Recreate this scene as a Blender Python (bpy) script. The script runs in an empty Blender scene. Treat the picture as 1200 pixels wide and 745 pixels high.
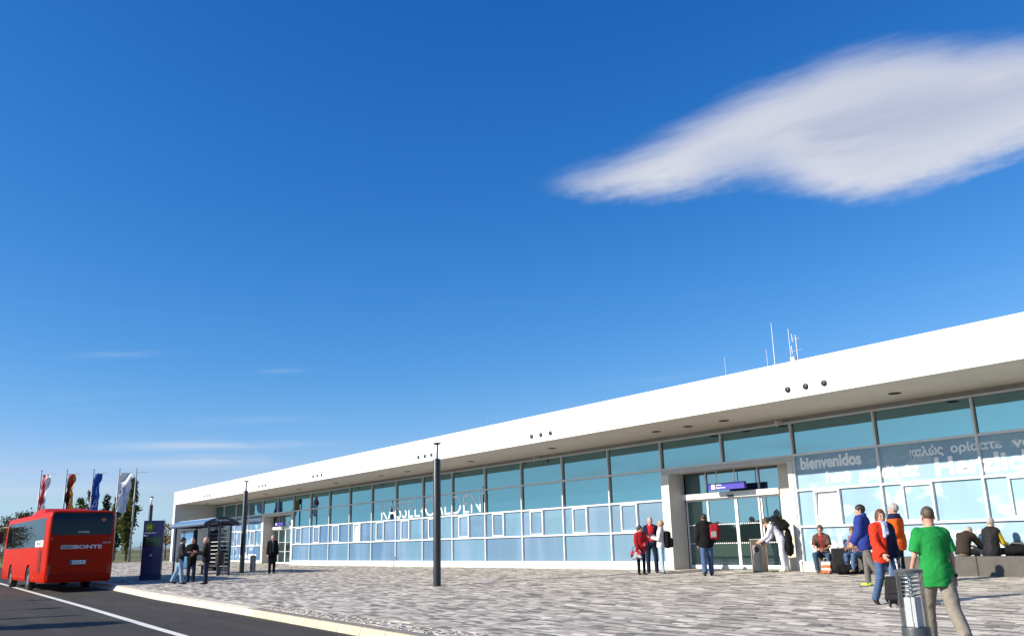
import bpy, bmesh, math, random
import numpy as np
from mathutils import Vector, Matrix
R = math.radians
random.seed(7); NR = np.random.RandomState(7)
sc = bpy.context.scene
COL = sc.collection

# ------------------------------------------------------------------ camera
CAM = np.array([55.87, -22.81, 0.95]); FPX = 1019.33
PITCH, YAW, ROLL = R(14.52), R(53.72), R(-1.4)
cf = np.array([-math.sin(YAW)*math.cos(PITCH), math.cos(YAW)*math.cos(PITCH), math.sin(PITCH)])
cr = np.array([math.cos(YAW), math.sin(YAW), 0.0]); cu = np.cross(cr, cf)
CR = math.cos(ROLL)*cr + math.sin(ROLL)*cu; CU = -math.sin(ROLL)*cr + math.cos(ROLL)*cu
cam = bpy.data.cameras.new('camera'); camo = bpy.data.objects.new('camera', cam); COL.objects.link(camo)
m = Matrix.Identity(4)
for i in range(3):
    m[i][0] = CR[i]; m[i][1] = CU[i]; m[i][2] = -cf[i]; m[i][3] = CAM[i]
camo.matrix_world = m
cam.sensor_width = 36; cam.lens = FPX*36/1200; cam.clip_end = 6000; cam.clip_start = .1
sc.camera = camo

# ------------------------------------------------------------------ light, sky, exposure
SUN_EL, SUN_AZ = R(27.4), R(198.0)          # azimuth clockwise from +Y, where the sun stands
sd = np.array([math.sin(SUN_AZ)*math.cos(SUN_EL), math.cos(SUN_AZ)*math.cos(SUN_EL), math.sin(SUN_EL)])
sun = bpy.data.lights.new('sun', 'SUN'); sun.energy = 5.0; sun.angle = R(.5); sun.color = (1, .91, .77)
suno = bpy.data.objects.new('sun', sun); COL.objects.link(suno)
suno.rotation_euler = Vector(sd).to_track_quat('Z', 'Y').to_euler()
sc.view_settings.view_transform = 'Standard'; sc.view_settings.look = 'None'
sc.view_settings.gamma = 1; sc.view_settings.exposure = 0.65
sc.render.engine = 'CYCLES'
sc.cycles.caustics_reflective = False; sc.cycles.caustics_refractive = False

class NT:
    """small node helper"""
    def __init__(s, tree): s.t = tree; s.n = tree.nodes; s.l = tree.links
    def add(s, kind, **kw):
        n = s.n.new(kind)
        for k, v in kw.items():
            if hasattr(n, k): setattr(n, k, v)
        return n
    def link(s, a, b): s.l.new(a, b)
    def val(s, sock, v):
        if isinstance(v, (int, float)): sock.default_value = v
        elif isinstance(v, tuple):
            sock.default_value = v
        else: s.link(v, sock)
    def math(s, op, a, b=0.0, c=0.0, clamp=False):
        n = s.n.new('ShaderNodeMath'); n.operation = op; n.use_clamp = clamp
        for i, v in enumerate((a, b, c)): s.val(n.inputs[i], v)
        return n.outputs[0]
    def vmath(s, op, a, b=(0, 0, 0)):
        n = s.n.new('ShaderNodeVectorMath'); n.operation = op
        s.val(n.inputs[0], a); s.val(n.inputs[1], b)
        return n.outputs['Value'] if op in ('DOT_PRODUCT', 'LENGTH') else n.outputs['Vector']
    def ramp(s, fac, stops, interp='LINEAR'):
        n = s.n.new('ShaderNodeValToRGB'); n.color_ramp.interpolation = interp
        el = n.color_ramp.elements
        while len(el) < len(stops): el.new(.5)
        for e, (p, c) in zip(el, stops):
            e.position = p; e.color = (*c, 1) if len(c) == 3 else c
        s.link(fac, n.inputs[0]); return n.outputs[0]
    def mix(s, fac, a, b):
        n = s.n.new('ShaderNodeMix'); n.data_type = 'RGBA'
        s.val(n.inputs[0], fac); s.val(n.inputs[6], a if not (isinstance(a, tuple) and len(a) == 3) else (*a, 1)); s.val(n.inputs[7], b if not (isinstance(b, tuple) and len(b) == 3) else (*b, 1))
        return n.outputs[2]
    def noise(s, vec, scale, detail=4, rough=.55, dist=0):
        n = s.n.new('ShaderNodeTexNoise'); n.inputs['Scale'].default_value = scale
        n.inputs['Detail'].default_value = detail; n.inputs['Roughness'].default_value = rough; n.inputs['Distortion'].default_value = dist
        if vec is not None: s.link(vec, n.inputs['Vector'])
        return n.outputs['Fac']
    def smooth(s, x, e0, e1):
        n = s.n.new('ShaderNodeMapRange'); n.interpolation_type = 'SMOOTHSTEP'
        s.val(n.inputs[0], x); n.inputs[1].default_value = e0; n.inputs[2].default_value = e1
        return n.outputs[0]
    def curve(s, x, pts):
        n = s.n.new('ShaderNodeFloatCurve'); c = n.mapping.curves[0]
        c.points[0].location = pts[0]; c.points[-1].location = pts[-1]
        for p in pts[1:-1]: c.points.new(*p)
        n.mapping.update(); s.link(x, n.inputs[1]); return n.outputs[0]
    def scale(s, vec, v):
        n = s.n.new('ShaderNodeMapping'); n.inputs['Scale'].default_value = v; s.link(vec, n.inputs[0]); return n.outputs[0]

def pix_dir(u, v):
    d = cf + CR*(u-600)/FPX + CU*(372.5-v)/FPX
    return d/np.linalg.norm(d)

world = bpy.data.worlds.new('World'); sc.world = world; world.use_nodes = True
W = NT(world.node_tree)
for n in list(W.n): W.n.remove(n)
sky = W.add('ShaderNodeTexSky', sky_type='NISHITA', sun_disc=False)
sky.sun_elevation = SUN_EL; sky.sun_rotation = SUN_AZ; sky.air_density = 1.0; sky.dust_density = .35; sky.ozone_density = 3.2; sky.altitude = 250
tc = W.add('ShaderNodeTexCoord').outputs['Generated']
SKYS = .0935
# the camera's colour response to the clear sky, one power curve for each channel
spc = W.add('ShaderNodeSeparateColor'); W.link(sky.outputs[0], spc.inputs[0]); cbc = W.add('ShaderNodeCombineColor')
chn = []
for i_, (a_, p_) in enumerate(((1.755, 2.145), (.89, 1.177), (1.03, .807))):
    k_ = .146; t_ = W.math('POWER', W.math('MULTIPLY', spc.outputs[i_], k_), p_); chn.append(W.math('MULTIPLY', t_, a_/k_))
W.link(W.math('MINIMUM', chn[0], W.math('MULTIPLY', chn[1], .70)), cbc.inputs[0]); W.link(chn[1], cbc.inputs[1]); W.link(W.math('MAXIMUM', chn[2], W.math('MULTIPLY', chn[1], 1.22)), cbc.inputs[2])
skycol = cbc.outputs[0]
# the lens-shaped cloud: local plane round its own direction in the sky
cc = pix_dir(940, 140); e1 = pix_dir(1240, 60) - pix_dir(640, 220); e1 -= cc*e1.dot(cc); e1 /= np.linalg.norm(e1); e2 = np.cross(cc, e1); e2 = e2 if e2[2] > 0 else -e2
den = W.vmath('DOT_PRODUCT', tc, tuple(cc)); deno = W.math('MAXIMUM', den, .05)
ca = W.math('DIVIDE', W.vmath('DOT_PRODUCT', tc, tuple(e1)), deno)
cb = W.math('DIVIDE', W.vmath('DOT_PRODUCT', tc, tuple(e2)), deno)
def ab(u, v):
    d = pix_dir(u, v); return d.dot(e1)/d.dot(cc), d.dot(e2)/d.dot(cc)
topP = [(626, 212), (700, 187), (760, 160), (830, 124), (880, 100), (930, 80), (980, 60), (1040, 47), (1090, 45), (1130, 47), (1200, 38), (1300, 40), (1420, 90)]
botP = [(626, 222), (690, 228), (740, 229), (800, 224), (850, 217), (890, 215), (930, 220), (975, 229), (1020, 231), (1080, 217), (1150, 194), (1200, 174), (1300, 140), (1420, 100)]
A0, A1 = -.36, .50; B0, B1 = -.2, .2
def norm(P): return sorted([((ab(*p)[0]-A0)/(A1-A0), (ab(*p)[1]-B0)/(B1-B0)) for p in P])
def mk(P):
    q = norm(P); return [(0, q[0][1])] + q + [(1, q[-1][1])]
an = W.math('DIVIDE', W.math('SUBTRACT', ca, A0), A1-A0, clamp=True)
comb = W.add('ShaderNodeCombineXYZ'); W.link(ca, comb.inputs[0]); W.link(cb, comb.inputs[1])
cst = W.scale(comb.outputs[0], (.55, 3.0, 1))
n1 = W.noise(cst, 9, 5, .55, .3); n2 = W.noise(cst, 28, 4, .6); n3 = W.noise(W.scale(comb.outputs[0], (1, 1.5, 1)), 60, 3, .6)
wob = W.math('ADD', W.math('MULTIPLY', W.math('SUBTRACT', n1, .5), .018), W.math('MULTIPLY', W.math('SUBTRACT', n2, .5), .020))
cbw = W.math('ADD', cb, wob)
top = W.math('ADD', W.math('MULTIPLY', W.curve(an, mk(topP)), B1-B0), B0)
bot = W.math('ADD', W.math('MULTIPLY', W.curve(an, mk(botP)), B1-B0), B0)
dt = W.math('SUBTRACT', top, cbw); db = W.math('SUBTRACT', cbw, bot)
ft = W.smooth(dt, -.009, .042); fb = W.smooth(W.math('ADD', db, W.math('MULTIPLY', W.math('SUBTRACT', n3, .5), .012)), -.016, .024)
tip = W.smooth(ca, ab(628, 218)[0]-.004, ab(672, 208)[0]); far = W.math('SUBTRACT', 1, W.smooth(ca, .30, .46))
front = W.smooth(den, .3, .5)
mask = W.math('MULTIPLY', W.math('MULTIPLY', ft, fb), W.math('MULTIPLY', tip, W.math('MULTIPLY', far, front)))
mask = W.math('MULTIPLY', mask, W.math('ADD', .66, W.math('ADD', W.math('MULTIPLY', n1, .38), W.math('MULTIPLY', n2, .26))), clamp=True)
mask = W.math('MULTIPLY', mask, W.math('SUBTRACT', 1, W.math('MULTIPLY', W.math('MULTIPLY', W.smooth(ca, -.15, -.07), W.math('SUBTRACT', 1, W.smooth(ca, -.05, .02))), W.math('MULTIPLY', .5, W.math('SUBTRACT', 1, W.smooth(db, .0, .06))))))
mask = W.math('MULTIPLY', mask, .94)
# thickness of the cloud greys its heart
core = W.math('MULTIPLY', W.smooth(W.math('MINIMUM', dt, db), .006, .075), W.smooth(W.math('ADD', W.math('ADD', W.math('MULTIPLY', n1, .7), W.math('MULTIPLY', n2, .4)), W.math('MULTIPLY', ca, .9)), .36, .72))
ccol = W.mix(core, (5.0, 5.1, 5.55), (3.45, 3.75, 4.75))
# thin streaks of cirrus low in the sky, all round
cir = W.noise(W.scale(tc, (2.2, 2.2, 26)), 1.6, 6, .62, .6)
cir2 = W.noise(W.scale(tc, (1.2, 1.2, 5)), 1.9, 2)
sep = W.add('ShaderNodeSeparateXYZ'); W.link(tc, sep.inputs[0]); el = sep.outputs[2]
lowm = W.math('MULTIPLY', W.smooth(el, .0, .05), W.math('SUBTRACT', 1, W.smooth(el, .10, .30)))
cm = W.math('MULTIPLY', W.math('MULTIPLY', W.smooth(cir, .52, .74), W.smooth(cir2, .42, .62)), W.math('MULTIPLY', lowm, .22))
for (u_, v_, hl, hh, am) in ((245, 522, 100, 5, .42), (262, 541, 125, 6.5, .38), (130, 415, 42, 3, .28), (312, 434, 36, 3, .22), (285, 492, 60, 4, .12), (80, 575, 110, 5, .16), (-815, 541, 75, 7, .75), (-905, 527, 60, 6, .5), (-700, 548, 55, 4, .5), (-640, 566, 40, 4, .3)):
    mir = np.array([1, 1 if u_ > 0 else -1, 1]); u_ = abs(u_)      # the last four stand behind the viewer and show in the glass
    c_ = pix_dir(u_, v_)*mir; x_ = pix_dir(u_+10, v_-.25-(1.2 if mir[1] < 0 else 0))*mir-c_; x_ /= np.linalg.norm(x_); y_ = np.cross(c_, x_)
    qa = W.math('DIVIDE', W.vmath('DOT_PRODUCT', tc, tuple(x_)), hl/FPX); qb = W.math('DIVIDE', W.math('ADD', W.vmath('DOT_PRODUCT', tc, tuple(y_)), W.math('MULTIPLY', W.math('SUBTRACT', cir, .5), .012)), hh/FPX)
    r2_ = W.math('ADD', W.math('MULTIPLY', qa, qa), W.math('MULTIPLY', qb, qb))
    k_ = W.math('MULTIPLY', W.math('MULTIPLY', W.math('EXPONENT', W.math('MULTIPLY', r2_, -1.1)), W.smooth(W.vmath('DOT_PRODUCT', tc, tuple(c_)), .5, .8)), W.math('MULTIPLY', W.smooth(cir, .30, .60), am))
    cm = W.math('MAXIMUM', cm, k_)
col1 = W.mix(cm, skycol, (5.6, 5.75, 6.1))
col2 = W.mix(mask, col1, ccol)
bg = W.add('ShaderNodeBackground'); bg.inputs['Strength'].default_value = SKYS
W.link(col2, bg.inputs[0]); wo = W.add('ShaderNodeOutputWorld'); W.link(bg.outputs[0], wo.inputs[0])

# ------------------------------------------------------------------ materials
MATS = {}
def M(name, col, rough=.6, metal=0., var=.12, scale=6., bump=0., bscale=80., coat=0., spec=.5, stretch=None, var2=None, wrinkle=0.):
    if name in MATS: return MATS[name]
    mt = bpy.data.materials.new(name); mt.use_nodes = True; N = NT(mt.node_tree)
    b = N.n['Principled BSDF']; o = N.add('ShaderNodeTexCoord').outputs['Object']
    if stretch: o = N.scale(o, stretch)
    nz = N.noise(o, scale, 5, .6)
    f = N.smooth(nz, .25, .75)
    lo = tuple(c*(1-var) for c in col); hi = tuple(min(1, c*(1+var)) for c in col)
    if var2: hi = var2
    N.link(N.mix(f, lo, hi), b.inputs['Base Color'])
    b.inputs['Roughness'].default_value = rough; b.inputs['Metallic'].default_value = metal
    b.inputs['Specular IOR Level'].default_value = spec
    b.inputs['Coat Weight'].default_value = coat; b.inputs['Coat Roughness'].default_value = .04
    if bump:
        bn = N.add('ShaderNodeBump'); bn.inputs['Strength'].default_value = bump; bn.inputs['Distance'].default_value = .01
        N.link(N.noise(o, bscale, 4, .6), bn.inputs['Height']); N.link(bn.outputs[0], b.inputs['Normal'])
    if wrinkle:
        bw = N.add('ShaderNodeBump'); bw.inputs['Strength'].default_value = .9; bw.inputs['Distance'].default_value = wrinkle
        wn = N.add('ShaderNodeTexNoise'); wn.noise_type = 'RIDGED_MULTIFRACTAL'; wn.inputs['Scale'].default_value = 7; wn.inputs['Detail'].default_value = 3; wn.inputs['Distortion'].default_value = 1.2
        N.link(N.scale(N.add('ShaderNodeTexCoord').outputs['Object'], (1.3, 1.0, .8)), wn.inputs['Vector']); N.link(wn.outputs['Fac'], bw.inputs['Height'])
        N.link(bn.outputs[0], bw.inputs['Normal']); N.link(bw.outputs[0], b.inputs['Normal'])
    if rough < .5:
        N.link(N.math('ADD', rough*.8, N.math('MULTIPLY', nz, rough*.4)), b.inputs['Roughness'])
    MATS[name] = mt; return mt

def coated_glass(name, tint, refl, dark, wave=.012, fk=1.0):
    """solar-control glass: a mirror-like coat over a dark room"""
    mt = bpy.data.materials.new(name); mt.use_nodes = True; N = NT(mt.node_tree); N.n.clear()
    o = N.add('ShaderNodeTexCoord').outputs['Object']
    bn = N.add('ShaderNodeBump'); bn.inputs['Strength'].default_value = wave; bn.inputs['Distance'].default_value = .05
    N.link(N.noise(o, .9, 2), bn.inputs['Height'])
    g = N.add('ShaderNodeBsdfGlossy'); g.inputs['Color'].default_value = (*tint, 1); g.inputs['Roughness'].default_value = .008; N.link(bn.outputs[0], g.inputs['Normal'])
    d = N.add('ShaderNodeBsdfDiffuse'); d.inputs['Color'].default_value = (*dark, 1)
    lw = N.add('ShaderNodeFresnel'); lw.inputs[0].default_value = 1.5
    mx = N.add('ShaderNodeMixShader'); N.link(N.math('ADD', refl, N.math('MULTIPLY', lw.outputs[0], fk), clamp=True), mx.inputs[0])
    N.link(d.outputs[0], mx.inputs[1]); N.link(g.outputs[0], mx.inputs[2])
    out = N.add('ShaderNodeOutputMaterial'); N.link(mx.outputs[0], out.inputs[0]); MATS[name] = mt; return mt

def film(name, c0, c1, cloud=.0, coat=.55):
    """printed film behind clear glass: matt print under a glass coat"""
    mt = bpy.data.materials.new(name); mt.use_nodes = True; N = NT(mt.node_tree); b = N.n['Principled BSDF']
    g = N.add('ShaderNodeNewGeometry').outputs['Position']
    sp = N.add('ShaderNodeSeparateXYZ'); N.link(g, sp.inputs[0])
    base = N.mix(N.smooth(sp.outputs[0], 4, 46), c0, c1)  # sky reflection weakening from left to right is put into the film colour
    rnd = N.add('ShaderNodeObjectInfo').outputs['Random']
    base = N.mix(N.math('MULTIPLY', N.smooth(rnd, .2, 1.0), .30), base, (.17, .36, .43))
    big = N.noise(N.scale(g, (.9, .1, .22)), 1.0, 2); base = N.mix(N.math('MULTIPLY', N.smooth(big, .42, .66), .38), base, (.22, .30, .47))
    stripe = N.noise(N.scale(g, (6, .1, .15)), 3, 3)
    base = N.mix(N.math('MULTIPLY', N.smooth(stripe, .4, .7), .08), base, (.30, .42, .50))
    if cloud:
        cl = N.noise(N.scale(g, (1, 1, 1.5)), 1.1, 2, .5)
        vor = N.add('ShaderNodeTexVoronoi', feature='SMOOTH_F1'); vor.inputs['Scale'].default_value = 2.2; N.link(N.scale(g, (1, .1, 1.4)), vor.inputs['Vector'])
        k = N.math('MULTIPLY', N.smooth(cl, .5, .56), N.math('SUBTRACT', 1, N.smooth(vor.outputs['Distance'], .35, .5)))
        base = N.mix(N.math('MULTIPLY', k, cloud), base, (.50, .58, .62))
    N.link(base, b.inputs['Base Color']); b.inputs['Roughness'].default_value = .55
    b.inputs['Coat Weight'].default_value = coat; b.inputs['Coat Roughness'].default_value = .015; b.inputs['Coat IOR'].default_value = 1.5; b.inputs['Specular IOR Level'].default_value = .1
    MATS[name] = mt; return mt

# ------------------------------------------------------------------ mesh helpers
class MB:
    def __init__(s): s.v = []; s.f = []; s.mi = []
    def add(s, vs, fs, mi=0):
        o = len(s.v); s.v += [tuple(map(float, v)) for v in vs]
        for f in fs: s.f.append(tuple(i+o for i in f)); s.mi.append(mi)
        return s
    def box(s, x0, y0, z0, x1, y1, z1, mi=0, M4=None):
        vs = [(x, y, z) for z in (z0, z1) for y in (y0, y1) for x in (x0, x1)]
        if M4 is not None: vs = [M4 @ Vector(v) for v in vs]
        return s.add(vs, [(0, 2, 3, 1), (4, 5, 7, 6), (0, 1, 5, 4), (2, 6, 7, 3), (0, 4, 6, 2), (1, 3, 7, 5)], mi)
    def cbox(s, x0, y0, z0, x1, y1, z1, c=.01, mi=0, M4=None):
        """chamfered box"""
        vs = []; idx = {}
        X, Y, Z = (x0, x1), (y0, y1), (z0, z1)
        for i in (0, 1):
            for j in (0, 1):
                for k in (0, 1):
                    dx, dy, dz = (c if i == 0 else -c), (c if j == 0 else -c), (c if k == 0 else -c)
                    for a, p in enumerate(((X[i], Y[j]+dy, Z[k]+dz), (X[i]+dx, Y[j], Z[k]+dz), (X[i]+dx, Y[j]+dy, Z[k]))):
                        idx[(i, j, k, a)] = len(vs); vs.append(p)
        q = lambda *ks: tuple(idx[k] for k in ks)
        fs = []
        for e in (0, 1):
            fs.append(q(*[(e, j, k, 0) for j, k in ((0, 0), (1, 0), (1, 1), (0, 1))]))
            fs.append(q(*[(i, e, k, 1) for i, k in ((0, 0), (1, 0), (1, 1), (0, 1))]))
            fs.append(q(*[(i, j, e, 2) for i, j in ((0, 0), (1, 0), (1, 1), (0, 1))]))
        for j in (0, 1):
            for k in (0, 1): fs.append(q((0, j, k, 1), (1, j, k, 1), (1, j, k, 2), (0, j, k, 2)))
        for i in (0, 1):
            for k in (0, 1): fs.append(q((i, 0, k, 0), (i, 1, k, 0), (i, 1, k, 2), (i, 0, k, 2)))
        for i in (0, 1):
            for j in (0, 1): fs.append(q((i, j, 0, 0), (i, j, 1, 0), (i, j, 1, 1), (i, j, 0, 1)))
        for i in (0, 1):
            for j in (0, 1):
                for k in (0, 1): fs.append(q((i, j, k, 0), (i, j, k, 1), (i, j, k, 2)))
        if M4 is not None: vs = [M4 @ Vector(v) for v in vs]
        return s.add(vs, fs, mi)
    def tube(s, pts, rads, n=8, cap=True, mi=0):
        pts = [Vector(p) for p in pts]
        if not isinstance(rads, (list, tuple)): rads = [rads]*len(pts)
        vs = []; prev = None
        for i, p in enumerate(pts):
            t = (pts[min(i+1, len(pts)-1)] - pts[max(i-1, 0)]).normalized()
            a = Vector((1, 0, 0)) if abs(t.x) < .8 else Vector((0, 1, 0))
            if prev is not None: a = prev
            u = (a - t*a.dot(t)).normalized(); w = t.cross(u); prev = u
            for k in range(n):
                an = 2*math.pi*k/n; vs.append(p + (u*math.cos(an) + w*math.sin(an))*rads[i])
        fs = [(i*n+k, i*n+(k+1) % n, (i+1)*n+(k+1) % n, (i+1)*n+k) for i in range(len(pts)-1) for k in range(n)]
        if cap: fs += [tuple(range(n))[::-1], tuple((len(pts)-1)*n+k for k in range(n))]
        return s.add(vs, fs, mi)
    def lathe(s, prof, n=16, at=(0, 0, 0), mi=0):
        vs = [(at[0]+r*math.cos(2*math.pi*k/n), at[1]+r*math.sin(2*math.pi*k/n), at[2]+z) for r, z in prof for k in range(n)]
        fs = [(i*n+k, i*n+(k+1) % n, (i+1)*n+(k+1) % n, (i+1)*n+k) for i in range(len(prof)-1) for k in range(n)]
        return s.add(vs, fs, mi)
    def prism(s, poly, y0, y1, mi=0, M4=None):
        """polygon in x,z extruded along y"""
        n = len(poly); vs = [(x, y0, z) for x, z in poly] + [(x, y1, z) for x, z in poly]
        fs = [tuple(range(n)), tuple(range(2*n-1, n-1, -1))] + [(i, i+n, (i+1) % n+n, (i+1) % n) for i in range(n)]
        if M4 is not None: vs = [M4 @ Vector(v) for v in vs]
        return s.add(vs, fs, mi)
    def mesh(s, name, mats, smooth=False):
        me = bpy.data.meshes.new(name); me.from_pydata(s.v, [], s.f)
        for mt in (mats if isinstance(mats, (list, tuple)) else [mats]): me.materials.append(mt)
        if any(s.mi): me.polygons.foreach_set('material_index', s.mi)
        bm = bmesh.new(); bm.from_mesh(me); bmesh.ops.recalc_face_normals(bm, faces=bm.faces); bm.to_mesh(me); bm.free()
        if smooth: me.polygons.foreach_set('use_smooth', [True]*len(me.polygons))
        me.update(); return me
    def build(s, name, mats, parent=None, smooth=False, auto=None):
        o = bpy.data.objects.new(name, s.mesh(name, mats, smooth)); COL.objects.link(o)
        if parent: o.parent = parent
        if auto is not None: o.data.set_sharp_from_angle(angle=R(auto)) if hasattr(o.data, 'set_sharp_from_angle') else None
        return o

def inst(name, me, parent=None, loc=(0, 0, 0), rot=None):
    o = bpy.data.objects.new(name, me); COL.objects.link(o); o.location = loc
    if rot: o.rotation_euler = rot
    if parent: o.parent = parent
    return o
def empty(name, loc=(0, 0, 0), rz=0.):
    o = bpy.data.objects.new(name, None); COL.objects.link(o); o.location = loc; o.rotation_euler = (0, 0, rz); o.empty_display_size = .2
    return o
def tag(o, label, cat, group=None):
    o['label'] = label; o['category'] = cat
    if group: o['group'] = group
    return o
def struct(o): o['kind'] = 'structure'; return o
def stuff(o): o['kind'] = 'stuff'; return o

def text_verts(body, bold=0., extr=.0):
    cu_ = bpy.data.curves.new('lettering', 'FONT'); cu_.body = body; cu_.size = 1; cu_.offset = bold; cu_.extrude = extr; cu_.resolution_u = 4
    ob = bpy.data.objects.new('lettering', cu_); COL.objects.link(ob)
    dg = bpy.context.evaluated_depsgraph_get(); me = bpy.data.meshes.new_from_object(ob.evaluated_get(dg))
    bpy.data.objects.remove(ob); bpy.data.curves.remove(cu_)
    return me
def text_fit(name, body, mat, parent, w, h, at, ax=(1, 0, 0), ay=(0, 0, 1), bold=0., thick=.004):
    """lettering w x h metres, lower left corner at `at`, flat on the plane ax, ay"""
    me = text_verts(body, bold, .5)
    n = len(me.vertices); co = np.empty(n*3); me.vertices.foreach_get('co', co); co = co.reshape(-1, 3)
    lo, hi = co.min(0), co.max(0)
    ax, ay = np.array(ax, float), np.array(ay, float); az = np.cross(ax, ay)
    p = np.array(at)[None] + ((co[:, 0]-lo[0])/(hi[0]-lo[0])*w)[:, None]*ax + ((co[:, 1]-lo[1])/(hi[1]-lo[1])*h)[:, None]*ay + (co[:, 2]*thick)[:, None]*az
    me.vertices.foreach_set('co', p.ravel()); me.materials.clear(); me.materials.append(mat); me.update()
    o = bpy.data.objects.new(name, me); COL.objects.link(o); o.parent = parent
    return o

def sstep(x, a, b):
    t = np.clip((x-a)/(b-a), 0, 1); return t*t*(3-2*t)
def G(x, y):
    """height of the ground: the forecourt falls gently from the front of the building to the road"""
    x = np.asarray(x, float); y = np.asarray(y, float)
    xc = np.clip(x, -14, 62); yc = np.clip(y, -18, 0)
    return -.04 + yc*(.024+.0004*(xc-36)) + .30*sstep(-x, -2, 18) + .28*sstep(-x, 18, 44)
def g(x, y): return float(G(x, y))
KX = [-60, -22, 17, 25.5, 34.6, 41.3, 70]; KYV = [-13.2, -13.7, -14.5, -14.95, -15.1, -15.28, -15.9]
def kerb_y(x): return np.interp(x, KX, KYV)
def pix(P):
    d = np.asarray(P, float)-CAM; z = d@cf
    return 600+FPX*(d@CR)/z, 372.5-FPX*(d@CU)/z, z
# ------------------------------------------------------------------ ground
def ground_mat(name, c1, c2, c3, scale=3., bump=.3, rough=.95):
    mt = bpy.data.materials.new(name); mt.use_nodes = True; N = NT(mt.node_tree); b = N.n['Principled BSDF']
    p = N.add('ShaderNodeNewGeometry').outputs['Position']
    a = N.noise(p, scale*.08, 4); c = N.noise(p, scale, 6, .65)
    col = N.mix(N.smooth(c, .3, .7), c1, c2); col = N.mix(N.smooth(a, .4, .65), col, c3)
    N.link(col, b.inputs['Base Color']); b.inputs['Roughness'].default_value = rough
    bn = N.add('ShaderNodeBump'); bn.inputs['Strength'].default_value = bump; bn.inputs['Distance'].default_value = .05
    N.link(N.noise(p, scale*6, 4, .7), bn.inputs['Height']); N.link(bn.outputs[0], b.inputs['Normal'])
    return mt
GRASS = ground_mat('grass', (.075, .10, .025), (.13, .15, .045), (.17, .15, .06), 1.2, .8)
xs = [-3000, -1600, -900, -500, -300, -200, -199, -150, -120, -100, -90, -80, -70, -60, -54, -48, -42, -36, -30, -26, -23, -20.6, -20] + list(range(-16, 64, 4)) + [64, 64.6, 80, 100, 150, 200, 201, 400, 900, 1600, 3000]
ys = [-3000, -1500, -800, -400, -200, -120, -80, -60, -45, -36, -30, -27, -26.5, -26, -22, -18, -16, -13.9, -13.1, -12, -8, -4, 0, 8, 16, 27, 27.5, 40, 60, 80, 120, 200, 400, 800, 1500, 3000]
mb = MB(); vs = []
for y in ys:
    for x in xs:
        z = g(x, y)
        if (-26 <= y <= 27 and -20 <= x <= 64) or (-26 <= y <= -13.9 and -200 <= x <= 200): z -= .4
        rr = math.hypot(x, y)
        if rr > 300: z += .004*(rr-300)*(.5+.5*math.sin(x*.0021+y*.0013)) if x < -100 else 0
        vs.append((x, y, z))
nx = len(xs)
mb.add(vs, [(j*nx+i, j*nx+i+1, (j+1)*nx+i+1, (j+1)*nx+i) for j in range(len(ys)-1) for i in range(nx-1)])
struct(mb.build('grass_field', GRASS, smooth=True))

def asphalt_mat():
    mt = bpy.data.materials.new('asphalt'); mt.use_nodes = True; N = NT(mt.node_tree); b = N.n['Principled BSDF']
    p = N.add('ShaderNodeNewGeometry').outputs['Position']
    col = N.mix(N.noise(p, 90, 4, .7), (.025, .0225, .019), (.053, .047, .040))
    tr = N.noise(N.scale(p, (.12, 1.6, 1)), 1.3, 3)
    col = N.mix(N.math('MULTIPLY', N.smooth(tr, .45, .7), .5), col, (.068, .061, .053))
    pt = N.add('ShaderNodeTexVoronoi', feature='DISTANCE_TO_EDGE'); pt.inputs['Scale'].default_value = .16; N.link(N.vmath('ADD', p, N.vmath('SCALE', N.noise(p, 2.0, 3), (0, 0, 0))), pt.inputs['Vector'])
    col = N.mix(N.math('MULTIPLY', N.math('SUBTRACT', 1, N.smooth(pt.outputs['Distance'], .004, .012)), .7), col, (.016, .015, .014))
    st = N.noise(p, .55, 5, .65); col = N.mix(N.math('MULTIPLY', N.smooth(st, .60, .72), .5), col, (.03, .028, .027))
    N.link(col, b.inputs['Base Color']); b.inputs['Roughness'].default_value = .85; b.inputs['Specular IOR Level'].default_value = .35
    bn = N.add('ShaderNodeBump'); bn.inputs['Strength'].default_value = .5; bn.inputs['Distance'].default_value = .006
    N.link(N.noise(p, 160, 3, .7), bn.inputs['Height']); N.link(bn.outputs[0], b.inputs['Normal']); return mt
RX = [-200, -120, -80, -60, -44, -36, -28, -22, -18, -14, -8, -2] + list(range(2, 72, 3)) + [90, 130, 200]
def strip(name, mat, fy0, fy1, X, dz, ny=1, parent=None):
    b = MB(); v = []
    for x in X:
        for j in range(ny+1):
            y = fy0(x)+(fy1(x)-fy0(x))*j/ny; v.append((x, y, g(x, y)+dz))
    k = ny+1
    b.add(v, [(i*k+j, (i+1)*k+j, (i+1)*k+j+1, i*k+j+1) for i in range(len(X)-1) for j in range(ny)])
    return b.build(name, mat, parent, smooth=False)
road = struct(strip('road', asphalt_mat(), lambda x: -26.0, lambda x: kerb_y(x)+.02, RX, -.17, 5))
# worn white edge line
def line_y(x): return float(np.interp(x, [-200, 2.85, 26.6, 36.6, 70], [-13.4, -16.80, -17.22, -17.48, -18.2]))
mt = bpy.data.materials.new('road_paint'); mt.use_nodes = True; N = NT(mt.node_tree); b_ = N.n['Principled BSDF']
p_ = N.add('ShaderNodeNewGeometry').outputs['Position']
N.link(N.mix(N.smooth(N.noise(p_, 22, 5, .7), .52, .72), (.68, .67, .63), (.36, .35, .33)), b_.inputs['Base Color']); b_.inputs['Roughness'].default_value = .8
strip('lane_line', mt, lambda x: line_y(x)-.09, lambda x: line_y(x)+.09, [x for x in RX if x >= -20], -.166, 1, road)

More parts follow.
